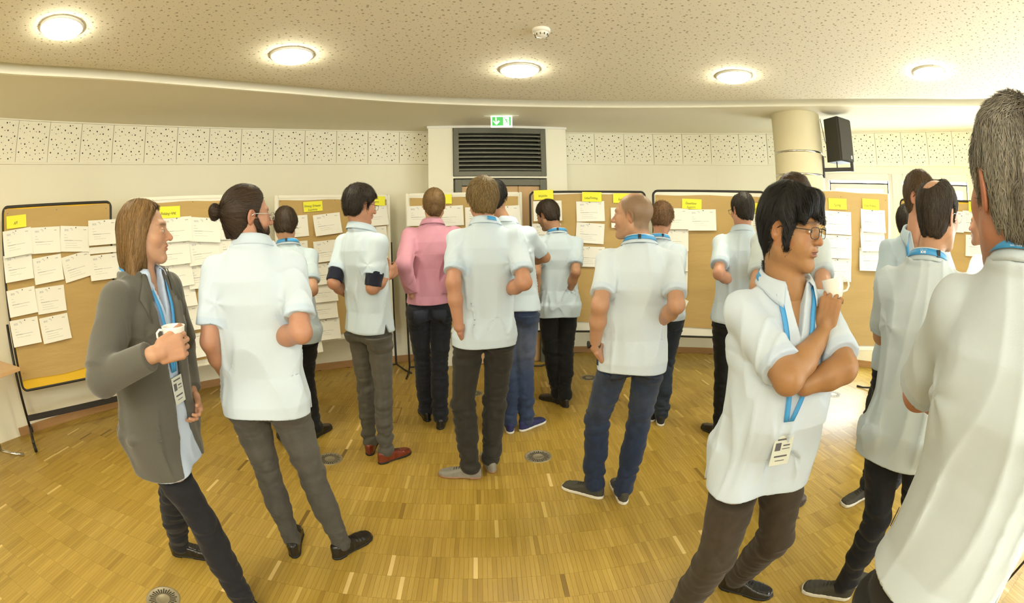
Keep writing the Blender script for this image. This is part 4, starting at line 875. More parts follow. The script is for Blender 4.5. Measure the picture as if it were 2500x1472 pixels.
  'farbald': {'head': [3.066, 1.351, 1.654], 'face': [0.074, 0.997, 0.0], 'pitch': 0.0, 'neck': [3.108, 1.25, 1.511], 'fwd': [0.617, 0.787, 0.0], 'right': [0.787, -0.617, 0.0], 'pel': [3.097, 1.278, 0.904], 'pright': [0.793, -0.61, 0.0], 'shL': [2.976, 1.353, 1.426], 'shR': [3.24, 1.146, 1.426], 'hipL': [3.024, 1.334, 0.904], 'hipR': [3.17, 1.222, 0.904], 'elL': [2.795, 1.368, 1.201], 'wrL': [2.989, 1.358, 1.036], 'anL': [3.008, 1.346, 0.085], 'toL': [0.61, 0.793, 0.0], 'knL': [3.068, 1.403, 0.487], 'elR': [3.081, 1.009, 1.227], 'wrR': [3.235, 1.108, 1.049], 'anR': [3.185, 1.21, 0.085], 'toR': [0.61, 0.793, 0.0], 'knR': [3.23, 1.278, 0.487], 'hem': 0.91, 's': 1.0},
}
SHEETS = {
  'B1': [[(0.161, 1.64, 4), (0.156, 1.446, 3)], [(0.45, 1.64, -1), (0.459, 1.405, 4)], [(0.748, 1.63, -4), (0.763, 1.403, 9)], [(1.039, 1.668, 0), (1.035, 1.376, 1)], [(0.162, 1.172, 3), (0.155, 0.931, 2)], [(0.461, 1.158, 1), (0.469, 0.92, 3)]],
  'B2': [[(0.436, 1.65, 1), (0.409, 1.457, 2), (0.424, 1.267, 5), (0.439, 1.09, 4), (0.455, 0.881, 2), (0.469, 0.63, 4)], [(0.71, 1.633, -5), (0.691, 1.442, 3), (0.678, 1.24, 1)], [(0.976, 1.639, -2), (0.982, 1.464, 0)]],
  'B3': [[(0.198, 1.626, 3), (0.19, 1.374, 2)], [(0.556, 1.638, 5), (0.548, 1.37, 3), (0.537, 1.143, 1), (0.486, 0.964, 0), (0.475, 0.793, -1), (0.49, 0.573, -1), (0.273, 0.451, 1)], [(1.101, 1.71, 3), (1.091, 1.489, 2), (1.086, 1.319, 1), (1.079, 1.154, 0), (1.076, 0.979, 0), (1.067, 0.803, -2)]],
  'B4': [[(0.162, 1.696, 0), (0.157, 1.463, 1)], [(0.459, 1.689, 2)], [(0.774, 1.67, 0)], [(1.061, 1.68, 3)]],
  'B5': [[(0.191, 1.726, 1), (0.179, 1.489, 0), (0.19, 1.309, 2)], [(0.641, 1.719, 1), (0.634, 1.492, -4), (0.637, 1.247, -2)], [(1.005, 1.655, 1)]],
  'B6': [[(0.226, 1.644, 0), (0.226, 1.43, 0), (0.223, 1.225, 1), (0.225, 1.009, 0), (0.216, 0.783, -24)], [(0.519, 1.635, 1)], [(1.176, 1.602, 0)]],
  'B7': [[(0.56, 1.638, -1), (0.567, 1.421, -1), (0.572, 1.207, 0)], [(0.973, 1.671, -1), (0.969, 1.497, 2), (0.961, 1.314, 0)]],
  'B8': [[(0.731, 1.714, 0)], [(1.013, 1.726, 0), (1.055, 1.49, 1)]],
}
CARDS = {
  'B1': [(0.152, 1.805, 2, 'API')],
  'B2': [(0.373, 1.799, 0, 'Building HMI.')],
  'B3': [(0.403, 1.819, 3, 'Sensing Systems|Solutions'), (1.118, 1.871, -3, 'Events')],
  'B4': [(0.385, 1.867, 0, 'Testing')],
  'B5': [(0.151, 1.894, 2, 'Website'), (0.657, 1.869, -1, 'LabelTesting'), (0.986, 1.857, 0, 'Service')],
  'B6': [(0.414, 1.793, -2, 'Developer|Support'), (1.082, 1.763, -1, 'Training')],
  'B7': [(0.558, 1.811, 0, 'Testing'), (0.95, 1.822, -1, 'Case Analysis')],
  'B8': [(0.204, 1.87, 0, 'Support'), (1.051, 1.873, 0, 'Cloud')],
}
# ------------------------------------------------------------------ small mesh helpers
class MB:
    def __init__(s): s.V = []; s.F = []; s.m = []
    def box(s, x0, y0, z0, x1, y1, z1, m=0):
        k = len(s.V); s.V += [(x0, y0, z0), (x1, y0, z0), (x1, y1, z0), (x0, y1, z0), (x0, y0, z1), (x1, y0, z1), (x1, y1, z1), (x0, y1, z1)]
        for f in ((3, 2, 1, 0), (4, 5, 6, 7), (0, 1, 5, 4), (1, 2, 6, 5), (2, 3, 7, 6), (3, 0, 4, 7)): s.F.append(tuple(k + i for i in f)); s.m.append(m)
        return s
    def prism(s, pts, z0, z1, m=0, axis='z'):
        n = len(pts); k = len(s.V); q = (lambda a, b, c: (a, b, c)) if axis == 'z' else (lambda a, b, c: (a, c, b))
        s.V += [q(x, y, z0) for x, y in pts] + [q(x, y, z1) for x, y in pts]
        s.F += [tuple(k + n - 1 - i for i in range(n)), tuple(k + n + i for i in range(n))] + [(k + i, k + (i + 1) % n, k + n + (i + 1) % n, k + n + i) for i in range(n)]; s.m += [m] * (n + 2); return s
    def tube(s, pts, r, n=10, closed=False, m=0):
        V, F = tube_arrays(pts, r, n, True, closed); k = len(s.V); s.V += [tuple(v) for v in V]; s.F += [tuple(int(i) + k for i in f) for f in F]; s.m += [m] * len(F); return s
    def lathe(s, prof, n=32, c=(0, 0, 0), m=0):
        k = len(s.V)
        for r, z in prof:
            for i in range(n): a = 2 * PI * i / n; s.V.append((c[0] + r * math.cos(a), c[1] + r * math.sin(a), c[2] + z))
        for j in range(len(prof) - 1):
            for i in range(n): s.F.append((k + j * n + i, k + j * n + (i + 1) % n, k + (j + 1) * n + (i + 1) % n, k + (j + 1) * n + i)); s.m.append(m)
        return s
    def mesh(s, name, mats, smooth=False, bevel=0):
        me = bpy.data.meshes.new(name); me.from_pydata(s.V, [], s.F); me.validate()
        for i, p in enumerate(me.polygons): p.material_index = s.m[i] if i < len(s.m) else 0; p.use_smooth = smooth
        for q in (mats if isinstance(mats, (list, tuple)) else [mats]): me.materials.append(q)
        if bevel:
            b = bmesh.new(); b.from_mesh(me); bmesh.ops.bevel(b, geom=b.edges[:], offset=bevel, segments=2, affect='EDGES', clamp_overlap=True); b.to_mesh(me); b.free()
        return me
    def obj(s, name, mats, parent=None, smooth=False, bevel=0, **kw):
        o = bpy.data.objects.new(name, s.mesh(name, mats, smooth, bevel)); COL.objects.link(o)
        if parent: o.parent = parent
        for k, v in kw.items(): o[k] = v
        return o
def box_mesh(name, size, bevel=0):
    a, b, c = [v / 2 for v in size]; me = bpy.data.meshes.new(name); m = MB().box(-a, -b, -c, a, b, c); me.from_pydata(m.V, [], m.F); return me
def thing(name, label, cat_, loc=(0, 0, 0), rz=0, group=None):
    o = bpy.data.objects.new(name, None); COL.objects.link(o); o.location = loc; o.rotation_euler = (0, 0, rz); o['label'] = label; o['category'] = cat_; o.empty_display_size = .1
    if group: o['group'] = group
    return o
def struct(o, kind='structure'): o['kind'] = kind; return o
def pol(phi, r, z=0): return (C0[0] + r * math.sin(phi), C0[1] + r * math.cos(phi), z)
def arc_solid(mb, p0, p1, r0, r1, z0, z1, step=.05, m=0):
    n = max(1, int(math.ceil(abs(p1 - p0) / step))); k = len(mb.V)
    for i in range(n + 1):
        p = p0 + (p1 - p0) * i / n
        for r, z in ((r0, z0), (r1, z0), (r1, z1), (r0, z1)): mb.V.append(pol(p, r, z))
    for i in range(n):
        a = k + i * 4; b = a + 4
        for j in range(4): mb.F.append((a + j, a + (j + 1) % 4, b + (j + 1) % 4, b + j)); mb.m.append(m)
    mb.F += [(k, k + 3, k + 2, k + 1), (k + n * 4, k + n * 4 + 1, k + n * 4 + 2, k + n * 4 + 3)]; mb.m += [m, m]; return mb
rad = math.radians
ZS = 2.70
# ------------------------------------------------------------------ floor: industrial oak parquet
mb = MB(); mb.prism([pol(2 * PI * i / 96, RW + .15)[:2] for i in range(96)][::-1], -.12, -.006); floor = struct(mb.obj('floor', M['floor_base']))
rs = np.random.RandomState(11); LW, LL = .0225, .166
rows = np.arange(-4.2, 5.7, LL); cand = []
for j, y in enumerate(rows):
    off = rs.uniform(0, LW); xs = np.arange(-4.2, 5.6, LW) + off
    nb = len(xs) // 6 + 2; bt = rs.normal(.50, .07, nb)
    sh = rs.randint(0, 6); t = bt[(np.arange(len(xs)) + sh) // 6] + rs.normal(0, .12, len(xs)); pk = rs.rand(len(xs)); t = np.where(pk > .955, t + rs.uniform(.2, .45, len(xs)), np.where(pk < .03, t - .25, t))
    cand.append(np.stack([xs, np.full(len(xs), y) + LL / 2, np.clip(t, 0, 1)], 1))
cand = np.concatenate(cand); rr = np.hypot(cand[:, 0] - C0[0], cand[:, 1] - C0[1]); cand = cand[(rr < RW + .03)]
# floor outlets cut their own round openings
DRAINS = [(-1.454, 1.087), (-1.064, 2.769), (.398, 2.853), (1.140, 4.476), (3.421, 3.126), (.333, 4.511), (-.065, 4.155)]
dist = np.hypot(cand[:, 0], cand[:, 1] - .1); az = np.degrees(np.arctan2(cand[:, 0], cand[:, 1])); seen = (dist > 1.42) & (np.abs(az - 3) < 24)
order = np.argsort(np.where(seen, dist, 99)); near_i = order[:300]; far_i = order[300:]
pm = MB().box(-LW / 2 + .0004, -LL / 2 + .0005, -.006, LW / 2 - .0004, LL / 2 - .0005, 0).mesh('parquet_strip', M['parquet_piece'])
for i in near_i:
    o = bpy.data.objects.new('parquet_strip', pm); COL.objects.link(o); o.parent = floor; o.color = (cand[i, 2],) * 3 + (1,); o.location = (cand[i, 0], cand[i, 1], rs.uniform(-.0003, .0001))
P = cand[far_i]; n = len(P); b8 = np.array([[-1, -1, 0], [1, -1, 0], [1, 1, 0], [-1, 1, 0], [-1, -1, 1], [1, -1, 1], [1, 1, 1], [-1, 1, 1]], float)
b8 = b8 * np.array([LW / 2 - .0004, LL / 2 - .0005, .006]) - np.array([0, 0, .006]); V = (b8[None] + np.concatenate([P[:, :2], rs.uniform(-.0003, .0001, (n, 1))], 1)[:, None]).reshape(-1, 3)
Fq = np.array([(4, 5, 6, 7), (0, 1, 5, 4), (1, 2, 6, 5), (2, 3, 7, 6), (3, 0, 4, 7)]); F = (Fq[None] + (np.arange(n) * 8)[:, None, None]).reshape(-1, 4)
me = mk_mesh('parquet_field', V, F, False, None, [M['parquet']]); at = me.attributes.new('tone', 'FLOAT', 'POINT'); at.data.foreach_set('value', np.repeat(P[:, 2], 8).astype(f32)); link('parquet_field', me, floor, kind='stuff')
# round swirl outlets let into the floor
dm = MB(); dm.lathe([(0, .0005), (.030, .0005), (.032, .002), (.038, .002), (.040, .0008), (.084, .0008), (.086, .0025), (.094, .0025), (.096, .0), (.096, -.004), (0, -.004)], 40); ring = dm.mesh('outlet_plate', M['drain'], True)
sm = MB()
for k in range(28):
    a = 2 * PI * k / 28; c, s_ = math.cos(a), math.sin(a); w0, w1 = .0017, .0034
    x0, x1 = .036, (.078 if k % 2 else .070); q = [(x0, -w0), (x1, -w1), (x1, w1), (x0, w0)]; b0 = len(sm.V); sm.V += [(x * c - y * s_, x * s_ + y * c, .0014) for x, y in q]; sm.F.append((b0, b0 + 1, b0 + 2, b0 + 3)); sm.m.append(0)
slots = sm.mesh('outlet_slots', M['dark_gap'])
DL = ['round steel floor outlet at the lower left, in front of the blazer man', 'round steel floor outlet partly behind the trouser leg of the man with the bun', 'round steel floor outlet in the middle of the open floor', 'round steel floor outlet near the wall, left of the bald man hip',
      'round floor outlet in the window glare beside the man holding a cup', 'round floor outlet behind the legs in front of the door', 'round floor outlet between the legs of the blond man']
for (x, y), l in zip(DRAINS, DL):
    t = thing('floor_outlet', l, 'floor outlet', (x, y, 0), rs.uniform(0, 1), 'round swirl outlets in the parquet'); o = bpy.data.objects.new('cover_plate', ring); COL.objects.link(o); o.parent = t; o2 = bpy.data.objects.new('slot', slots); COL.objects.link(o2); o2.parent = t; o2['kind'] = 'stuff'
t = thing('floor_hatch', 'square parquet floor hatch with a thin dark joint near the pink shirt man', 'floor hatch', (-.765, 3.62, 0), .02)
hb = MB()
for q in ((-.075, -.165, .075, -.160), (-.075, .160, .075, .165), (-.075, -.165, -.070, .165), (.070, -.165, .075, .165)): hb.box(q[0], q[1], -.004, q[2], q[3], .0006)
hb.obj('rim', M['floor_base'], t)
# ------------------------------------------------------------------ walls
WIN = [(44.5, 55.5), (56.6, 68.9), (70.0, 82.3), (83.4, 95.7), (96.8, 109.1), (110.2, 122.5), (123.6, 135.9)]
mb = MB(); arc_solid(mb, rad(-75), rad(44.5), RW, RW + .2, 0, ZS + .5); struct(mb.obj('wall_back', M['wall']))
mb = MB(); arc_solid(mb, rad(136), rad(285), RW, RW + .2, 0, ZS + .5); struct(mb.obj('wall_front', M['wall']))
mb = MB(); arc_solid(mb, rad(44.5), rad(136), RW, RW + .2, 0, .22); arc_solid(mb, rad(44.5), rad(136), RW, RW + .2, 2.22, ZS + .5); struct(mb.obj('wall_right', M['wall']))
mb = MB(); arc_solid(mb, rad(-75), rad(-9.0), RW - .018, RW, 0, .075); arc_solid(mb, rad(-9), rad(-8.6), RW - .018, RW, 0, .075); struct(mb.obj('baseboard_left', M['wood']))
mb = MB(); arc_solid(mb, rad(4.6), rad(136), RW - .018, RW, 0, .075); struct(mb.obj('baseboard_right', M['wood']))
for i, (a, b) in enumerate(WIN):
    a, b = rad(a), rad(b); A = Vector(pol(a, RW + .05)); B_ = Vector(pol(b, RW + .05)); L = (B_ - A).length; d = (B_ - A).normalized(); rz = math.atan2(d.y, d.x)
    w = struct(thing('window_%d' % (i + 1), 'x', 'x', A, rz)); del w['label']; del w['category']
    f = MB(); f.box(0, -.05, .22, .055, .05, 2.22); f.box(L - .055, -.05, .22, L, .05, 2.22); f.box(.055, -.05, 2.14, L - .055, .05, 2.22); f.box(.055, -.05, .22, L - .055, .05, .30); f.obj('window_frame', M['win_frame'], w, bevel=.004)
    s1 = MB(); s1.box(.075, -.03, .32, .135, .035, 2.10); s1.box(L - .135, -.03, .32, L - .075, .035, 2.10); s1.box(.135, -.03, 2.045, L - .135, .035, 2.10); s1.box(.135, -.03, .32, L - .135, .035, .38); sash = s1.obj('sash', M['win_frame'], w, bevel=.004)
    g2 = MB(); g2.box(.062, -.01, .30, .075, .01, 2.14); g2.box(L - .075, -.01, .30, L - .062, .01, 2.14); g2.box(.062, -.01, 2.10, L - .062, .01, 2.115); g2.obj('seal', M['dark_gap'], w)
    MB().box(.135, -.003, .38, L - .135, .003, 2.045).obj('pane', M['pane'], sash); MB().box(L - .115, -.07, 1.15, L - .095, -.03, 1.27).obj('window_handle', M['chrome'], sash, bevel=.003)
for i, (a, b) in enumerate([(55.5, 56.6), (68.9, 70), (82.3, 83.4), (95.7, 96.8), (109.1, 110.2), (122.5, 123.6)]):
    mb = MB(); arc_solid(mb, rad(a), rad(b), RW - .03, RW + .16, .22, 2.22); struct(mb.obj('trim_%d' % (i + 1), M['win_frame']))
# acoustic panels along the top of the wall: holes in three sizes, the same pattern on each
pr = np.random.RandomState(5); PW, PH = .365, .365; hp = []
for r_, cnt, dmin in ((.0078, 15, .066), (.0046, 26, .044), (.0017, 46, .024)):
    k = 0; tries = 0
    while k < cnt and tries < 4000:
        tries += 1; x, z = pr.uniform(.022, PW - .022), pr.uniform(.022, PH - .022)
        if all(math.hypot(x - a, z - b) > dmin * .5 + (dmin * .5 if c == r_ else .006) for a, b, c in hp): hp.append((x, z, r_)); k += 1
pb = MB().box(.0022, -.014, .001, PW - .0022, 0, PH - .001)
for x, z, r_ in hp:
    n_ = 9; k = len(pb.V); pb.V += [(x + r_ * math.cos(2 * PI * i / n_), -.0144, z + r_ * math.sin(2 * PI * i / n_)) for i in range(n_)]; pb.F.append(tuple(k + i for i in range(n_))); pb.m.append(1)
pmesh = pb.mesh('acoustic_panel', [M['panel'], M['hole']])
wb = bpy.data.objects['wall_back']; wr_ = bpy.data.objects['wall_right']; wf = bpy.data.objects['wall_front']; PA = 2 * math.asin(PW / 2 / (RW - .008)) + .0004
p = rad(-75.9)
while p < rad(136):
    if not (rad(-15.6) < p < rad(.5)):
        q = p
        o = bpy.data.objects.new('acoustic_panel', pmesh); COL.objects.link(o); A = Vector(pol(q, RW - .006, 2.322)); B_ = Vector(pol(q + PA, RW - .006, 2.322)); d = B_ - A; o.location = A; o.rotation_euler = (0, 0, math.atan2(d.y, d.x)); o.parent = wb if q < rad(44) else wr_
    p += PA
    if rad(-15.6) < p < rad(.5): p = rad(.5) + .0002
for z0, z1, nm in ((2.306, 2.322, 'trim_7'), (2.688, 2.70, 'trim_8')): mb = MB(); arc_solid(mb, rad(-76), rad(136), RW - .024, RW, z0, z1); struct(mb.obj(nm, M['panel']))
# ------------------------------------------------------------------ ceiling: flat soffit ring, bright fascia and a perforated floating field with a rolled edge
SP = [(-79, 3.66), (-67.5, 3.48), (-56.9, 3.42), (-45.3, 3.41), (-33.2, 3.43), (-26.9, 3.50), (-8.4, 3.52), (10.7, 3.49), (23.9, 3.45), (41.9, 3.42), (59.3, 3.52), (76, 3.78), (100, 3.78), (280, 3.70)]
def Rin(deg):
    xs = [a for a, _ in SP] + [281 + 360 - 360]; ys = [b for _, b in SP] + [3.66]; d = (deg + 79) % 360 - 79; v = 0
    for k in range(-4, 5): v += np.interp((d + k * 2 + 79) % 360 - 79, [a for a, _ in SP] + [281], [b for _, b in SP] + [3.66])
    return v / 9
N_ = 180; mb = MB(); AN = [-79 + 360 * i / N_ for i in range(N_)]
for a in AN:
    r = Rin(a); mb.V += [pol(rad(a), RW + .1, ZS), pol(rad(a), r, ZS), pol(rad(a), r, ZS + .05), pol(rad(a), RW + .1, ZS + .05)]
for i in range(N_):
    a, b = i * 4, (i + 1) % N_ * 4
    for j in range(4): mb.F.append((a + j, b + j, b + (j + 1) % 4, a + (j + 1) % 4)); mb.m.append(0)
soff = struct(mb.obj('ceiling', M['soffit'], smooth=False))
mb = MB()
for a in AN:
    r = Rin(a); mb.V += [pol(rad(a), r - .001, ZS - .004), pol(rad(a), r + .03, ZS - .004), pol(rad(a), r + .03, ZS + .5), pol(rad(a), r - .001, ZS + .5)]
for i in range(N_):
    a, b = i * 4, (i + 1) % N_ * 4
    for j in range(4): mb.F.append((a + j, b + j, b + (j + 1) % 4, a + (j + 1) % 4)); mb.m.append(0)
struct(mb.obj('trim_9', M['panel'], smooth=False))
prof = [(-.105 - .23, 0)]
for k in range(1, 9): t = rad(2 * k); prof.append((-.105 - .23 + .82 * math.sin(t), .82 * (1 - math.cos(t))))
x0, z0 = prof[-1]
for k in range(1, 9): t = rad(16 + 9 * k); prof.append((x0 + .07 * (math.sin(t) - math.sin(rad(16))), z0 + .07 * (math.cos(rad(16)) - math.cos(t))))
prof.append((prof[-1][0], .16)); mb = MB(); NP = len(prof)
for a in AN:
    r = Rin(a)
    for dx, dz in prof: mb.V.append(pol(rad(a), r + dx, 2.70 + dz))
for i in range(N_):
    a, b = i * NP, (i + 1) % N_ * NP
    for j in range(NP - 1): mb.F.append((a + j, a + j + 1, b + j + 1, b + j)); mb.m.append(0)
c_ = len(mb.V)
mb.V += [(C0[0], C0[1], 2.70)]
for i in range(N_): mb.F.append((c_, i * NP, (i + 1) % N_ * NP)); mb.m.append(0)
struct(mb.obj('ceiling', M['perforated'], smooth=True))
mb = MB(); mb.prism([pol(2 * PI * i / 72, RW + .2)[:2] for i in range(72)][::-1], 3.2, 3.3); struct(mb.obj('ceiling', M['soffit']))
# downlights: opal glass disc just under the ceiling in a thin ring
LP = [(-2.053, 1.347), (-1.135, 2.567), (.318, 3.137), (1.898, 2.859), (3.075, 1.717)]; LL_ = ['leftmost of the five round ceiling lamps', 'second round ceiling lamp from the left', 'round ceiling lamp in the middle, below the smoke detector', 'second round ceiling lamp from the right', 'rightmost of the five round ceiling lamps, paled by daylight']
for k in range(5): a = rad(102 + 36 * k); LP.append((C0[0] + 2.55 * math.sin(a), C0[1] + 2.55 * math.cos(a))); LL_.append('round ceiling lamp behind the photographer, ' + ['right beside the windows', 'second after the windows', 'straight behind', 'fourth after the windows', 'nearest the left wall'][k])
rg = MB().lathe([(.142, 0), (.142, -.010), (.134, -.014), (.128, -.010), (.128, 0)], 40).mesh('lamp_ring', M['white_plastic'], True); gd = MB().lathe([(0, -.034), (.085, -.033), (.115, -.029), (.124, -.022), (.124, -.018), (.115, -.014), (0, -.013)], 40).mesh('opal_glass', M['lamp'], True)
st_ = MB().lathe([(.006, -.014), (.006, 0)], 8).mesh('spacer', M['chrome'], True)
for (x, y), l in zip(LP, LL_):
    t = thing('ceiling_lamp', l, 'ceiling lamp', (x, y, 2.70), 0, 'round ceiling lamps')
    for nm, m_ in (('ring', rg), ('opal_glass', gd), ('spacer', st_)): o = bpy.data.objects.new(nm, m_); COL.objects.link(o); o.parent = t
t = thing('smoke_detector', 'small white smoke detector on the perforated ceiling', 'smoke detector', (.378, 2.415, 2.70)); MB().lathe([(.052, 0), (.052, -.016), (.047, -.020), (0, -.020)], 32).obj('base', M['white_plastic'], t, True)
d_ = MB().lathe([(.036, -.020), (.041, -.024), (.041, -.030), (.036, -.036), (.030, -.046), (0, -.050)], 32).obj('sensor_head', M['white_plastic'], t, True); s_ = MB()
for k in range(10): a = 2 * PI * k / 10; s_.box(.037 * math.cos(a) - .003, .037 * math.sin(a) - .003, -.044, .037 * math.cos(a) + .003, .037 * math.sin(a) + .003, -.032)
s_.obj('vent_slots', M['gray_metal'], d_, kind='stuff')
# ------------------------------------------------------------------ door niche with louvre above
def local(x, y, rz, *pts): return None
dn = struct(thing('door_1', 'x', 'x', (-.523, 5.03, 0), math.atan2(.12, 1.55))); del dn['label']; del dn['category']
pr_ = MB(); pr_.box(0, 0, 0, .272, .55, 2.695); pr_.box(1.318, 0, 0, 1.555, .55, 2.695); pr_.box(.272, 0, 2.105, 1.318, .55, 2.125); pr_.box(.272, .2, 2.125, 1.318, .55, 2.695); pr_.box(.272, .20, 0, 1.318, .55, 2.1); pr_.obj('surround', M['wall'], dn)
MB().box(-.012, -.012, 2.672, 1.567, .5, 2.699).obj('cornice', M['white_plastic'], dn)
fr = MB(); fr.box(.29, -.018, 0, .365, .06, 2.09); fr.box(1.235, -.018, 0, 1.31, .06, 2.09); fr.box(.365, -.018, 2.02, 1.235, .06, 2.09); fr.obj('door_frame', M['gray_metal'], dn, bevel=.004)
lf = MB(); lf.box(.365, .02, .006, .99, .06, 2.015); lf.box(.995, .02, .006, 1.235, .06, 2.015); leaf = lf.obj('door_leaf', M['door_wood'], dn, bevel=.003)
MB().tube([(.93, -.02, 1.05), (.93, -.055, 1.05), (.82, -.055, 1.05)], .009, 10).tube([(.93, .02, 1.05), (.93, -.02, 1.05)], .009, 10).obj('door_handle', M['chrome'], leaf, True)
lv = thing('louvre_grille', 'dark grey metal louvre grille above the door', 'louvre', (-.523, 5.03, 0), math.atan2(.12, 1.55))
f = MB(); f.box(.278, -.022, 2.128, .336, .05, 2.668); f.box(1.254, -.022, 2.128, 1.312, .05, 2.668); f.box(.336, -.022, 2.610, 1.254, .05, 2.668); f.box(.336, -.022, 2.128, 1.254, .05, 2.180); f.obj('frame', M['gray_metal'], lv, bevel=.003)
MB().box(.336, .12, 2.18, 1.254, .13, 2.61).obj('backing', M['dark_gap'], lv)
for k in range(9):
    z = 2.190 + k * .0475; s_ = MB(); s_.V += [(.336, -.012, z), (1.254, -.012, z), (1.254, -.012, z + .016), (.336, -.012, z + .016), (.336, .060, z + .040), (1.254, .060, z + .040), (1.254, .060, z + .046), (.336, .060, z + .046)]
    s_.F += [(0, 1, 2, 3), (3, 2, 6, 7), (4, 7, 6, 5), (0, 4, 5, 1), (0, 3, 7, 4), (1, 5, 6, 2)]; s_.m += [0] * 6; s_.obj('slat', M['gray_metal'], lv)
# exit sign hanging from the soffit
ex = thing('exit_sign', 'lit green and white emergency exit sign hanging above the door', 'exit sign', (.265, 4.60, 2.70), rad(-3)); MB().box(-.108, -.012, -.121, .108, .018, -.004).obj('housing', M['sign_white'], ex, bevel=.003)
MB().box(-.175, -.01, -.004, .175, .01, 0).obj('mounting_rail', M['white_plastic'], ex); pc = MB().box(-.095, -.0145, -.108, .095, -.012, -.016).obj('green_panel', M['green'], ex)
a_ = MB(); y0, y1 = -.0165, -.0145
def poly(mb_, pts): mb_.prism(pts, y0, y1, 0, 'y')
poly(a_, [(-.060, -.022), (-.050, -.022), (-.050, -.078), (-.060, -.078)]); poly(a_, [(-.086, -.058), (-.080, -.052), (-.052, -.088), (-.058, -.094)]); poly(a_, [(-.024, -.058), (-.058, -.094), (-.052, -.088 - .012), (-.018, -.064)][::1]); poly(a_, [(-.030, -.052), (-.024, -.058), (-.055, -.094), (-.060, -.088)]); a_.obj('arrow_symbol', M['sign_white'], pc)
a_ = MB(); poly(a_, [(.018, -.022), (.076, -.022), (.076, -.104), (.018, -.104)]); dr_ = a_.obj('doorway_symbol', M['sign_white'], pc); y0, y1 = -.0180, -.0164
a_ = MB(); poly(a_, [(.034 + .006 * math.cos(t * PI / 5), -.033 + .006 * math.sin(t * PI / 5)) for t in range(10)])
for q in ([(.034, -.042), (.046, -.040), (.058, -.064), (.048, -.068)], [(.036, -.042), (.040, -.046), (.028, -.060), (.020, -.060), (.020, -.056), (.027, -.055)], [(.046, -.040), (.062, -.046), (.070, -.060), (.066, -.062), (.058, -.051), (.048, -.048)],
          [(.048, -.066), (.056, -.062), (.050, -.080), (.030, -.088), (.028, -.083), (.043, -.077)], [(.052, -.064), (.058, -.062), (.068, -.078), (.066, -.098), (.060, -.098), (.061, -.080)]): poly(a_, q)
a_.obj('running_figure', M['green'], dr_)
# ------------------------------------------------------------------ column, straps, loudspeaker
cl = thing('column', 'round cream concrete column with two steel straps', 'column', (3.18, 3.645, 0)); MB().lathe([(.271, 0), (.271, ZS)], 64).obj('shaft', M['concrete'], cl, True)
for z in (2.305, 2.085): MB().lathe([(.271, -.010), (.2745, -.009), (.2745, .009), (.271, .010)], 64, (0, 0, z)).obj('steel_strap', M['chrome'], cl, True)
ca = rad(47.6); SPK = (4.70 * math.sin(ca), 4.70 * math.cos(ca)); to_cam = math.atan2(-SPK[1], -SPK[0])
sk = thing('loudspeaker', 'black wall loudspeaker mounted beside the column', 'loudspeaker', (SPK[0], SPK[1], 2.215), to_cam + rad(55) + PI / 2)
w_, d__, h_ = .25, .215, .425
MB().prism([(-w_ / 2 + .03, d__), (-w_ / 2, .012), (-w_ / 2 + .008, 0), (w_ / 2 - .008, 0), (w_ / 2, .012), (w_ / 2 - .03, d__)][::-1], 0, h_).obj('cabinet', M['speaker'], sk, bevel=.004)
gr = MB().box(-w_ / 2 + .012, -.010, .010, w_ / 2 - .012, .002, h_ - .010).obj('grille', M['grille'], sk, bevel=.003); MB().box(.060, -.0125, .035, .083, -.010, .067).obj('maker_mark', M['print_white'], gr, bevel=.002)
mk = MB(); mk.box(.068, -.0132, .042, .072, -.0125, .060); mk.box(.073, -.0132, .050, .077, -.0125, .054); mk.obj('mark_symbol', M['dark_gap'], gr)
cpt = Vector((3.18, 3.645, 2.18)); dv = (Vector((SPK[0], SPK[1], 2.18)) - cpt); dv.z = 0; dvn = dv.normalized(); s0 = cpt + dvn * .272; bk = thing('speaker_bracket', 'black steel arm holding the loudspeaker on the column', 'bracket', s0, math.atan2(dvn.y, dvn.x))
Ld = dv.length - .272 + .06; MB().box(0, -.022, -.115, .014, .022, .10).obj('wall_plate', M['black_metal'], bk, bevel=.003); MB().box(.014, -.014, -.055, Ld, .014, -.018).box(Ld - .03, -.02, -.055, Ld, .02, .037).box(Ld * .45, -.006, -.018, Ld * .45 + .012, .006, .035).obj('arm', M['black_metal'], bk, bevel=.002)
q0 = s0 + Vector((.01, -.01, .47)); MB().tube([q0, q0 + Vector((.012, -.01, -.12)), q0 + Vector((.02, -.02, -.22)), q0 + dvn * .06 + Vector((0, 0, -.31)), q0 + dvn * .12 + Vector((0, 0, -.30)), q0 + dvn * .17 + Vector((0, 0, -.24))], .0035, 8).obj('speaker_cable', M['black_metal'], None, True, label='thin cable running from the soffit to the loudspeaker', category='cable')
# ------------------------------------------------------------------ pinboards
BD = {'B1': ((-3.705, 1.986), (-3.12, 2.961)), 'B2': ((-2.873, 2.973), (-2.010, 3.807)), 'B3': ((-1.947, 4.127), (-.937, 4.938)), 'B4': ((-.748, 4.829), (.485, 4.915)),
      'B5': ((.552, 4.820), (1.775, 4.600)), 'B6': ((1.77, 4.404), (2.881, 3.895)), 'B7': ((2.80, 3.45), (3.87, 2.907)), 'B8': ((4.50, 3.22), (4.98, 2.10))}
BL = {'B1': ('black', 'leftmost pinboard, black frame on castors with yellow felt edge'), 'B2': ('white', 'white framed pinboard behind the man in the grey blazer'), 'B3': ('white', 'white framed pinboard behind the man in red shoes'), 'B4': ('white', 'white framed pinboard standing in front of the door'),
      'B5': ('black', 'black framed pinboard just right of the door, behind the bald man'), 'B6': ('black', 'black framed pinboard with mostly bare brown paper left of the column'), 'B7': ('white', 'pale edged pinboard standing in front of the windows and column'), 'B8': ('black', 'black framed pinboard at the far right window')}
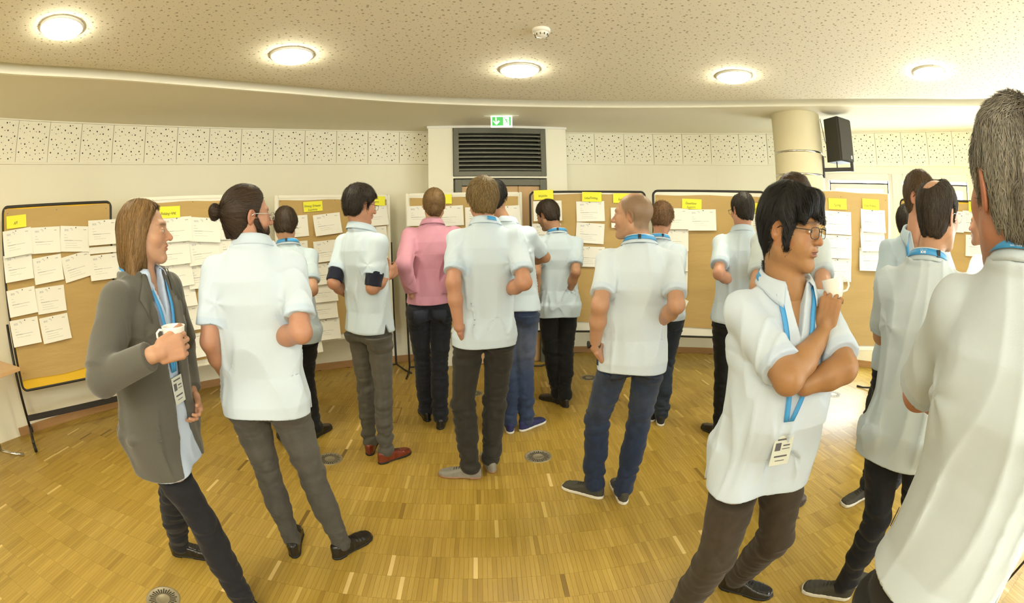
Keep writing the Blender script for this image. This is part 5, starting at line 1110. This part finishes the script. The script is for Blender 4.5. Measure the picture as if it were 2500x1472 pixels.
BN = {'B1': 'the leftmost pinboard', 'B2': 'the pinboard behind the grey blazer', 'B3': 'the pinboard behind the red shoes man', 'B4': 'the pinboard in front of the door', 'B5': 'the pinboard behind the bald man', 'B6': 'the mostly bare pinboard', 'B7': 'the pinboard before the column', 'B8': 'the far right pinboard'}
def rrect(x0, z0, x1, z1, r, n=5):
    o = []
    for cx, cz, a0 in ((x1 - r, z1 - r, 0), (x0 + r, z1 - r, 90), (x0 + r, z0 + r, 180), (x1 - r, z0 + r, 270)):
        for k in range(n + 1): a = rad(a0 + 90 * k / n); o.append((cx + r * math.cos(a), cz + r * math.sin(a)))
    return o
BO = {}
for key, (A, B_) in BD.items():
    A = Vector((*A, 0)); B_ = Vector((*B_, 0)); d = (B_ - A); Wd = d.length; rz = math.atan2(d.y, d.x); fr_, lab = BL[key]
    t = thing('pinboard', lab, 'pinboard', A, rz, 'pinboards along the wall'); BO[key] = (t, Wd)
    z0, z1 = .435, 1.935; blk = fr_ == 'black'; fm = M['black_metal'] if blk else M['white_metal']
    face = M['board_yellow'] if key in ('B1', 'B8') else M['board_white']
    MB().box(.012, .003, z0 + .012, Wd - .012, .022, z1 - .012).obj('panel', face, t)
    if blk: MB().tube([(x, .010, z) for x, z in rrect(.011, z0 + .011, Wd - .011, z1 - .011, .045)], .0135, 8, True).obj('frame', fm, t, True)
    else: f = MB(); f.box(0, -.004, z0, .034, .026, z1); f.box(Wd - .034, -.004, z0, Wd, .026, z1); f.box(.034, -.004, z1 - .034, Wd - .034, .026, z1); f.box(.034, -.004, z0, Wd - .034, .026, z0 + .034); f.obj('frame', fm, t, bevel=.006)
    m_ = {'B1': (.026, .095, .030), 'B2': (.045, .06, .05), 'B3': (.045, .06, .05), 'B4': (.045, .06, .05), 'B5': (.030, .115, .034), 'B6': (.034, .110, .055), 'B7': (.030, .05, .012), 'B8': (.03, .10, .034)}[key]
    nx, nz = 26, 30; V = []; rsb = np.random.RandomState(hash(key) % 1000 if False else int(key[1]) * 17)
    cr = [(rsb.uniform(0, 6.28), rsb.uniform(14, 40), rsb.uniform(-3, 3), rsb.uniform(.0004, .0011)) for _ in range(7)]
    for i in range(nz + 1):
        for j in range(nx + 1):
            u, v = j / nx, i / nz; x = m_[0] + (Wd - 2 * m_[0]) * u; z = z0 + m_[1] + (z1 - m_[2] - z0 - m_[1]) * v
            if i == 0: z += .006 * math.sin(u * 9 + int(key[1])) + (.020 * (u) if key == 'B1' else 0)
            if i == nz: z += .004 * math.sin(u * 13 + 2) - (.012 * max(0, u - .8) * 5 if key == 'B6' else 0)
            y = -.0015 - sum(am * (1 + math.sin(ph + fz * z + kx * x * 3)) for ph, fz, kx, am in cr) - .0015; V.append((x, y, z))
    F = [(i * (nx + 1) + j, i * (nx + 1) + j + 1, (i + 1) * (nx + 1) + j + 1, (i + 1) * (nx + 1) + j) for i in range(nz) for j in range(nx)]
    link('brown_paper', mk_mesh('brown_paper', np.array(V), np.array(F), True, None, [M['kraft']]), t)
    pn = MB()
    for x, z in ((.06, z1 - .06), (Wd - .06, z1 - .065), (Wd * .5, z1 - .055), (.055, z0 + .16), (Wd - .055, z0 + .15)): pn.lathe([(0, -.004), (.004, -.003), (.004, .002), (0, .003)], 8, (x, -.008, z))
    pn.obj('push_pins', M['gray_metal'], t, kind='stuff')
    if key == 'B1':
        for x in (-.028, Wd + .028): MB().tube([(x, .03, .09), (x, .03, 1.0)], .014, 8).obj('post', M['black_metal'], t, True)
        MB().box(-.028, .018, .175, Wd + .028, .042, .225).obj('cross_bar', M['black_metal'], t, bevel=.003)
        for x in (-.028, Wd + .028):
            ft = MB().tube([(x, -.23, .07), (x, -.12, .10), (x, .0, .115), (x, .03, .12), (x, .10, .10), (x, .22, .07)], .016, 8).obj('foot', M['black_metal'], t, True)
            for y in (-.24, .23): MB().tube([(x - .014, y, .035), (x + .014, y, .035)], .034, 16).tube([(x, y, .035), (x, y, .075)], .010, 8).obj('castor', M['rubber_black'], ft, True)
    else:
        for x, s_ in ((-.022 if key != 'B5' else .022, 1), (Wd + .022 if key != 'B4' else Wd - .022, -1)):
            MB().box(x - .010, .028, .035, x + .010, .048, 1.42).obj('post', M['black_metal'], t, bevel=.002)
            for zc in (1.38, .93): MB().box(min(x, x + s_ * .03), .022, zc, max(x, x + s_ * .03), .040, zc + .025).obj('clamp', M['black_metal'], t)
            for pts in ([(x, .038, .040), (x - s_ * .01, -.16, .010), (x - s_ * .015, -.27, .010)], [(x, .038, .040), (x + s_ * .10, .14, .012), (x + s_ * .16, .20, .010)]): MB().tube(pts, .010, 6).obj('foot', M['black_metal'], t, True)
# sheets and cards
SW, SH = .297, .210
def sheet_mesh(seed, w=SW, h=SH, curl=.006, mat='paper'):
    r = np.random.RandomState(seed); nx, nz = 8, 6; V = []; a, b, c = r.uniform(-1, 1, 3)
    for i in range(nz + 1):
        for j in range(nx + 1): u, v = j / nx - .5, i / nz - .5; y = -curl * ((.5 - v) ** 2 * 1.2 + .5 * a * u * (.5 - v) + .4 * b * u * u * (1 - v)) ; V.append((u * w, y, v * h))
    F = [(i * (nx + 1) + j, i * (nx + 1) + j + 1, (i + 1) * (nx + 1) + j + 1, (i + 1) * (nx + 1) + j) for i in range(nz) for j in range(nx)]
    V = np.array(V); F = np.array(F); V2 = V + np.array([0, .0004, 0]); W_ = nx + 1; n_ = len(V)
    ed = [(j, j + 1) for j in range(nx)] + [(nx + i * W_, nx + (i + 1) * W_) for i in range(nz)] + [(nz * W_ + j + 1, nz * W_ + j) for j in range(nx)] + [((i + 1) * W_, i * W_) for i in range(nz)]
    S_ = np.array([(b_, a_, a_ + n_, b_ + n_) for a_, b_ in ed]); return mk_mesh('sheet', np.concatenate([V, V2]), np.concatenate([F, F[:, ::-1] + n_, S_]), False, None, [M[mat]]), V
def proj_y(V, nx=8, nz=6, w=SW, h=SH):
    Y = V[:, 1].reshape(nz + 1, nx + 1)
    def f(x, z):
        u = np.clip((x / w + .5) * nx, 0, nx - 1e-6); v = np.clip((z / h + .5) * nz, 0, nz - 1e-6); i, j = int(v), int(u); fu, fv = u - j, v - i
        return (Y[i, j] * (1 - fu) + Y[i, j + 1] * fu) * (1 - fv) + (Y[i + 1, j] * (1 - fu) + Y[i + 1, j + 1] * fu) * fv
    return f
def print_on(V, seed):
    """form print: SICK logo with its arcs, corner mark, short lines and one heavy line of words"""
    f = proj_y(V); r = np.random.RandomState(seed); mb_ = MB()
    def dash(x, z, w, h): k = len(mb_.V); q = [(x, z), (x + w, z), (x + w, z + h), (x, z + h)]; mb_.V.extend([(a, f(a, b) - .0007, b) for a, b in q]); mb_.F.append((k, k + 1, k + 2, k + 3)); mb_.m.append(0)
    def words(x, z, L, h):
        e = x + L
        while x < e: w = r.uniform(.006, .018); dash(x, z, min(w, e - x), h); x += w + .003
    words(-.105, .030, .020, .0022); words(-.105, .008, .034, .0022); words(-.105, -.016, .085, .0046); words(-.018, -.015, .095, .0024)
    for k in range(r.randint(1, 4)): words(-.10 + r.uniform(0, .02), -.036 - k * .018, r.uniform(.04, .17), .0016)
    words(.088, .074, .028, .0045)
    lg = MB()
    for k, (rx, wd) in enumerate(((.017, .0022), (.012, .0020))):
        pts = [(-.040 + rx * math.cos(a), .072 + rx * math.sin(a)) for a in np.linspace(-.35, 2.2, 9)]
        for p_, q_ in zip(pts, pts[1:]): i0 = len(lg.V); dx, dz = q_[0] - p_[0], q_[1] - p_[1]; l = math.hypot(dx, dz); nx_, nz_ = -dz / l * wd, dx / l * wd; lg.V += [(a, f(a, b) - .0007, b) for a, b in ((p_[0], p_[1]), (q_[0], q_[1]), (q_[0] + nx_, q_[1] + nz_), (p_[0] + nx_, p_[1] + nz_))]; lg.F.append((i0, i0 + 1, i0 + 2, i0 + 3)); lg.m.append(0)
    tm = text_mesh('SICK', .020, 'logo', 0, .0005); co = np.empty(len(tm.vertices) * 3, f32); tm.vertices.foreach_get('co', co); co = co.reshape(-1, 3); out = np.array([(-.086 + x, f(-.086 + x, .070 + y) - .0008, .070 + y) for x, y, _ in co]); tm.vertices.foreach_set('co', out.astype(f32).ravel()); tm.update(); tm.materials.append(M['print_gray'])
    return mb_.mesh('printed_lines', M['print_gray_dark'] if 'print_gray_dark' in M else M['print_gray']), lg.mesh('logo_arcs', M['print_gray']), tm
M['print_gray_dark'] = flat_mat('print_gray_dark', (.26, .28, .30), .7)
PROTO = []
for k in range(6): me_, V_ = sheet_mesh(k + 1, curl=.010 + .004 * k); PROTO.append((me_,) + print_on(V_, k + 20))
pinm = MB().lathe([(0, -.012), (.0045, -.010), (.0045, -.004), (.002, -.002), (.002, .003), (0, .003)], 10).mesh('push_pin', M['black_metal'], True)
for v in pinm.vertices: v.co = (v.co.x, v.co.z, v.co.y)
ORD = ['first', 'second', 'third', 'fourth', 'fifth', 'sixth', 'seventh', 'eighth']
cnt = 0
for key, cols in SHEETS.items():
    t, Wd = BO[key]; mw = t.matrix_basis.copy() if False else Matrix.Translation(t.location) @ Matrix.Rotation(t.rotation_euler.z, 4, 'Z')
    for ci, colm in enumerate(cols):
        for ri, (u, v, rot) in enumerate(colm):
            cnt += 1; pm_ = PROTO[(cnt * 5 + ri) % 6]; o = bpy.data.objects.new('printed_sheet', pm_[0]); COL.objects.link(o)
            o.matrix_world = mw @ Matrix.Translation((u, -.0135 - .0022 * (ri % 3) - .0005 * ci, v)) @ Matrix.Rotation(-rad(rot) , 4, 'Y')
            where = '%s column of sheets from the left' % ORD[ci] if len(cols) > 1 else 'only column'
            if len(colm) > 1: o['label'] = 'printed sheet, %s from top, %s, on %s' % (ORD[ri], ORD[ci] + ' column', BN[key])
            else: o['label'] = 'printed sheet alone in the %s column on %s' % (ORD[ci], BN[key])
            o['category'] = 'sheet of paper'; o['group'] = 'printed sheets on ' + BN[key]
            for nm, m__ in (('printed_text', pm_[1]), ('logo_mark', pm_[2]), ('logo_text', pm_[3])): c_o = bpy.data.objects.new(nm, m__); COL.objects.link(c_o); c_o.parent = o; c_o['kind'] = 'stuff'
            c_o = bpy.data.objects.new('push_pin', pinm); COL.objects.link(c_o); c_o.parent = o; c_o.location = (rs.uniform(-.02, .02), -.001, SH / 2 - .012)
me_, V_ = sheet_mesh(40, .297, .055, .004); o = bpy.data.objects.new('paper_strip', me_); COL.objects.link(o); t = BO['B1'][0]; o.matrix_world = Matrix.Translation(t.location) @ Matrix.Rotation(t.rotation_euler.z, 4, 'Z') @ Matrix.Translation((1.035, -.019, 1.520)); o['label'] = 'narrow white paper strip between two sheets on the leftmost pinboard'; o['category'] = 'paper strip'
for key, cs in CARDS.items():
    t, Wd = BO[key]; mw = Matrix.Translation(t.location) @ Matrix.Rotation(t.rotation_euler.z, 4, 'Z')
    for ci, (u, v, rot, txt) in enumerate(cs):
        me_, V_ = sheet_mesh(60 + ci, .205, .100, .004, 'card'); o = bpy.data.objects.new('title_card', me_); COL.objects.link(o); o.matrix_world = mw @ Matrix.Translation((u, -.0150 if v < 1.86 else -.0230, v)) @ Matrix.Rotation(-rad(rot), 4, 'Y')
        o['label'] = 'yellow title card' + (' reading %s' % txt.replace('|', ' ').rstrip('.') if txt not in ('Support', 'Cloud', 'Service', 'Training', 'Events') or False else ', %s from the left' % ORD[ci]) + ', pinned on ' + BN[key]; o['category'] = 'title card'; o['group'] = 'yellow title cards on the pinboards'
        for k, l in enumerate(txt.split('|')):
            tm = text_mesh(l, .030, 'handwriting', .35); tm.materials.append(M['ink'])
            for vv in tm.vertices: x, y, _ = vv.co; vv.co = (x * .92 - .01, -.0055, y * 1.1 - .012 + (.018 if k == 0 and '|' in txt else -.020 if '|' in txt else 0) + .002 * math.sin(x * 70))
            link('handwriting', tm, o, kind='stuff')
# things at the edges of the picture
tl = thing('table', 'chrome leg of a table at the left edge', 'table', (-3.16, 1.94, 0)); MB().tube([(-.40, -.23, .012), (-.48, -.32, .035), (-.56, -.41, .07)], .014, 10).tube([(-.56, -.41, .07), (-.56, -.41, .70)], .02, 10).obj('leg', M['chrome'], tl, True)
MB().box(-.70, -.72, .70, -.22, -.10, .73).obj('tabletop', M['door_wood'], tl, bevel=.004)
sd = thing('tripod_stand', 'thin black stand leg with rubber tip at the lower right', 'stand', (2.62, .0, 0))
for a in (100, 150, 270, 30): 
    e_ = (-.319, .203, .012) if a == 150 else (.38 * math.cos(rad(a)), .38 * math.sin(rad(a)), .012)
    lg_ = MB().tube([e_, (0, 0, .62)], .009, 8).obj('leg', M['black_metal'], sd, True); MB().tube([(e_[0] * 1.02, e_[1] * 1.02, .0), (e_[0] * .94, e_[1] * .94, .045)], .014, 10).obj('rubber_foot', M['rubber_black'], lg_, True)
MB().tube([(0, 0, .55), (0, 0, 1.15)], .012, 10).obj('pole', M['black_metal'], sd, True)
# ------------------------------------------------------------------ the people
SK = dict(fair=(.47, .265, .165), mid=(.39, .21, .12), tan=(.36, .19, .085), pink=(.46, .24, .155))
POLO = (.53, .635, .74)
def D(*a, **k): return dict(*a, **k)
PPL = [
 ('blazer', 'man walking in a grey blazer with chin length brown hair, holding a cup', D(near=1, skin=SK['fair'], hair='curtain', hcol=(.20, .115, .042), comb='straight', ns=7000, sl=(.05, .10), ht=.014, messy=.12, lift=.004, scol=(0.499, 0.600, 0.770), sleeve=.9, shirtname='dress_shirt', satin=True, tuck=False,
    blazer=dict(hem=.70, col=(.088, .084, .070)), tcol=(.012, .012, .016), shoe='black', seed=1, cut=.8, W=1, lanyard=dict(front=True, bz=1.10, bx=.02), browc=(.13, .07, .03), browa=.75, iris=(.10, .16, .2),
    handR=dict(n='cupR', curl=(.85, .75, .5), thumb=.35, tcurl=.9), handL=dict(curl=(.5, .6, .4)), vdepth=.16, arm=.95)),
 ('bun', 'man with a dark hair bun, full beard and clear framed glasses, grey trousers', D(near=1, skin=SK['pink'], hair='tied', bun=True, beardmass=True, hcol=(.040, .024, .014), comb='back', ns=5500, sl=(.05, .09), messy=.08, lift=.002, ht=.009, beard=((.055, .028, .014), .9), scol=(0.576, 0.680, 0.790), tcol=(.070, .066, .058), fade=(.13, .125, .115), shoe='black', seed=2, w=1.06, grow=.018, glasses=('frame_silver', .0016), sleeve=.78, pitch=-2, ta=.016, tk=.012)),
 ('behind', 'dark haired man in black trousers standing behind the man with the bun', D(near=0, skin=SK['fair'], hair='short', hcol=(.042, .026, .014), ns=1400, ht=.016, scol=(0.480, 0.585, 0.666), tcol=(.006, .006, .006), shoe='black', seed=3, pitch=-18, lanyard=dict(buckle=.1))),
 ('red', 'dark haired man with glasses, navy rolled sleeves and oxblood shoes', D(near=1, skin=SK['pink'], hair='short', hcol=(.022, .015, .010), ns=4500, sl=(.03, .05), ht=.020, messy=.5, lift=.010, scol=POLO, tcol=(.085, .080, .068), fade=(.15, .145, .13), shoe='brownred', seed=4, w=.92, glasses=('frame_black', .0010), longunder=True, sleeve=.70, pitch=-12, ta=.012, tk=.008)),
 ('pink', 'man in a pink long sleeved shirt with tied back light brown hair', D(near=1, skin=SK['fair'], hair='tied', knot=True, hcol=(.155, .090, .034), comb='back', ns=3500, sl=(.04, .08), messy=.08, lift=.002, ht=.010, scol=(.56, .27, .36), long=True, tuck=True, shirtname='dress_shirt', satin=True, fold=.0075, tcol=(.014, .016, .022), denim=True, fade=(.022, .026, .036), pockets=True, handL=dict(pocket=.08), handR=dict(pocket=.08), shoe='black', seed=5, w=.96, ta=.026, collar=True)),
 ('blond', 'man with short dark blond hair and charcoal trousers in the centre, back turned', D(near=1, skin=SK['pink'], hair='short', hcol=(.185, .125, .050), ns=5500, sl=(.022, .036), ht=.017, messy=.3, lift=.008, scol=POLO, tcol=(.026, .024, .019), shoe='gray', seed=6, w=1.0, grow=.018, lanyard=dict(buckle=None, arc=(-.55, .32)), sleeve=.76, handL=dict(curl=(.4, .5, .3), pocket=.04), tk=.018)),
 ('jeans', 'tall man with black hair, blue jeans and blue sneakers behind the blond man', D(near=0, skin=SK['mid'], hair='short', hcol=(.010, .009, .008), ns=1600, ht=.018, lift=.006, scol=POLO, tcol=(.030, .048, .105), denim=True, fade=(.16, .19, .27), shoe='blue', seed=7, grow=.020)),
 ('black', 'dark haired man in black trousers with blue lanyard, reading the board beside the door', D(near=0, skin=SK['mid'], hair='short', hcol=(.030, .019, .011), ns=1800, ht=.017, scol=(0.499, 0.600, 0.686), tcol=(.006, .006, .006), shoe='black', seed=8, pitch=-22, lanyard=dict(buckle=.15), handL=dict(curl=(.3, .35, .2)), beard=((.06, .035, .02), .5), tk=.02, grow=.020)),
 ('bald', 'bald man in blue jeans and olive canvas shoes with a blue lanyard', D(near=1, skin=SK['fair'], hair=None, stubble=((.13, .10, .06), .72, 'bald'), scol=(0.576, 0.665, 0.749), tcol=(.016, .026, .056), denim=True, fade=(.060, .080, .125), pockets=True, shoe='sneaker', seed=9, w=1.0, grow=.016, lanyard=dict(buckle=.12), watch=True, handL=dict(curl=(.4, .5, .3), pocket=.04), browc=(.16, .10, .05), browa=.5, iris=(.1, .15, .2), beard=((.33, .20, .12), .35), sleeve=.78, tag=(-1, .05), tk=.016)),
 ('curly', 'man with curly light brown hair half hidden behind the bald man', D(near=0, skin=SK['pink'], hair='short', hcol=(.135, .070, .028), ns=1800, ht=.018, messy=1.2, lift=.012, scol=(0.509, 0.600, 0.686), tcol=(.018, .026, .040), denim=True, shoe='vans', seed=10, pitch=-18, lanyard=dict(buckle=-.4))),
 ('glasses', 'man with a bald crown, dark side hair and glasses, left of the column', D(near=0, skin=SK['pink'], hair='ring', hcol=(.024, .018, .013), ns=1300, scol=(0.490, 0.580, 0.655), tcol=(.006, .006, .006), shoe='black', seed=11, pitch=-8, glasses=('frame_black', .0012), grow=.022, w=.98)),
 ('hidden', 'brown haired man mostly hidden behind the man holding a cup at his chin', D(near=0, skin=SK['fair'], hair='full', hcol=(.050, .028, .014), ns=1600, scol=(0.528, 0.600, 0.634), tcol=(.02, .018, .014), shoe='brown', seed=12)),
 ('asian', 'man with black hair and black glasses holding a cup, arms crossed, brown trousers', D(near=2, skin=SK['tan'], hair='full', hcol=(.0085, .0075, .007), comb='bangs', ns=9500, sl=(.05, .09), ht=.017, top=.012, messy=.20, lift=.007, bangs=True, fat=1.0, belly=.035, scol=(0.557, 0.650, 0.759), tcol=(.046, .034, .022), shoe='black', seed=13, w=1.14, arm=1.12, glasses=('frame_black', .0013), lanyard=dict(front=True, bz=1.02, bx=.03),
    handR=dict(n='cupA', curl=(.95, .75, .45), thumb=.75, tcurl=.35), handL=dict(curl=(.9, .9, .6), rel=(.35, -.85, .25)), open=.5, eye=.8, lip=(.22, .075, .055), browc=(.03, .02, .014), browa=.6, sleeve=.84, vdepth=.15, grow=.016, tk=.022, hs=1.06, pitch=-6, nose=.5, tag=None)),
 ('lanyardfront', 'young man with glasses facing the window, blue lanyard on his chest', D(near=1, skin=SK['pink'], hair='short', hcol=(.085, .052, .026), ns=3500, sl=(.025, .04), ht=.014, top=.012, scol=(0.480, 0.600, 0.707), tcol=(.016, .020, .032), denim=True, shoe='sneaker', seed=14, lanyard=dict(front=True, bz=1.12), glasses=('frame_black', .0013), handR=dict(curl=(.3, .3, .2)), w=.94)),
 ('haironly', 'dark haired man of whom only the back of the head shows by the window', D(near=0, skin=SK['mid'], hair='short', hcol=(.022, .016, .010), ns=1300, scol=(0.576, 0.680, 0.790), tcol=(.02, .02, .02), shoe='black', seed=15)),
 ('balding', 'man with thinning dark hair, glasses and printed lanyard in front of the grey haired man', D(near=2, skin=SK['fair'], hair='short', hcol=(.036, .026, .018), ns=6500, sl=(.020, .034), ht=.010, messy=.2, lift=.004, baldspot=True, scol=(0.499, 0.580, 0.634), tcol=(.010, .011, .016), denim=True, shoe='sneaker', seed=16, w=1.06, grow=.020, lanyard=dict(buckle=-.62, text=(.15, True)), glasses=('frame_silver', .0012), sleeve=.8, pitch=-3)),
 ('gray', 'tall man with short grey hair at the right edge, nearest to the camera', D(near=2, skin=(.40, .185, .115), hair='short', hcol=(.060, .050, .036), hgray=(.25, .232, .195), ns=14000, sl=(.016, .028), ht=.008, top=.006, hs=1.13, messy=.30, lift=.006, scol=(0.499, 0.570, 0.624), tcol=(.018, .016, .012), shoe='black', seed=17, w=1.04, grow=.022, fold=.0085, lanyard=dict(buckle=None, text=(.02, False)), sleeve=.86, tag=(-1, .09), tk=.03, arm=1.05, handL=dict(curl=(.8, .8, .5)))),
 ('farbald', 'shaven headed man in profile at the far right board', D(near=0, hs=1.08, skin=SK['pink'], hair=None, stubble=((.24, .15, .10), .35, 'short'), scol=(0.768, 0.830, 0.874), tcol=(.02, .02, .02), shoe='black', seed=18, beard=((.30, .17, .11), .35))),
]
HAIRX = {}
_old_hair = hair_sdf
def hair_sdf(q, o):
    d = _old_hair(q, o)
    if o.get('bangs'):       # fringe swept to the sides, sideburn and long nape
        x = np.abs(q[:, 0]); m = np.stack([x, q[:, 1], q[:, 2]], 1)
        fr = rc(m, (.020, .070, .100), (.070, .072, .045), .024, .012); d = smin(d, smax(fr, -ell(q, (0, .02, .0), (.058, .078, .085)), .004), .01)
        d = smin(d, ell(q, (-.012, .062, .108), (.045, .035, .022)), .02)
        d = smin(d, rc(m, (.073, .024, .04), (.078, .026, -.040), .008, .007), .01)
    if o.get('baldspot'): d = smax(d, -ell(q, (0, -.058, .118), (.042, .075, .046)), .010)
    return d
ROOTS = {}; CUPS = []
only = globals().get('ONLY')
for key, label, o in PPL:
    if only and key not in only: continue
    J = PJ[key]
    for S in 'LR':
        h = o.get('hand' + S)
        if isinstance(h, dict) and h.get('n') in ('cupR', 'cupA'):
            wr = np.array(J['wrR']); away = nrm(wr * V3(1, 1, 0)); rt_ = np.array([away[1], -away[0], 0]); upz = V3(0, 0, 1)
            if h['n'] == 'cupR': u_ = nrm(rt_ * .93 + upz * .12 + away * .05); n_ = nrm(away * .95 - rt_ * .0)
            else: u_ = nrm(upz * .95 + rt_ * .12 + away * .1); n_ = nrm(away * .9 + rt_ * .25)
            h['u'] = list(u_); h['n'] = list(n_); CUPS.append((h, wr, u_, n_, rt_, away))
    ROOTS[key] = build_person(key, o, label)
# cups held by two of the men
cupm = MB().lathe([(0, 0), (.022, 0), (.024, .003), (.030, .012), (.0365, .035), (.040, .066), (.0415, .070), (.0395, .0705), (.0375, .066), (.034, .036), (.026, .012), (0, .008)], 40)
def make_cup(label, loc, up, hdl):
    t = thing('coffee_cup', label, 'cup', loc); z = Vector(up).normalized(); x = Vector(hdl); x = (x - z * x.dot(z)).normalized(); y = z.cross(x); t.rotation_euler = Matrix((x, y, z)).transposed().to_euler()
    o = bpy.data.objects.new('cup_body', CUPM); COL.objects.link(o); o.parent = t
    MB().tube([(.036, 0, .058), (.050, 0, .060), (.060, 0, .050), (.060, 0, .036), (.050, 0, .024), (.033, 0, .022)], .0042, 8).obj('handle', M['china'], t, True)
    MB().lathe([(0, .048), (.0358, .048)], 32).obj('coffee', M['leather_brown'], t, True)
CUPM = cupm.mesh('cup_body', M['china'], True)

for k, (h, wr, u_, n_, rt_, away) in enumerate(CUPS):
    if k == 0: make_cup('white cup with handle held at the chest by the man in the grey blazer', wr + u_ * .083 + n_ * .050 + V3(0, 0, -.010), (0, 0, 1), -rt_ + away * .15)
    else: make_cup('white cup held near the chin by the man with black glasses', wr + u_ * .095 + n_ * .050 + rt_ * .004, V3(0, 0, .9) - rt_ * .22 + away * .1, rt_ + away * .3)
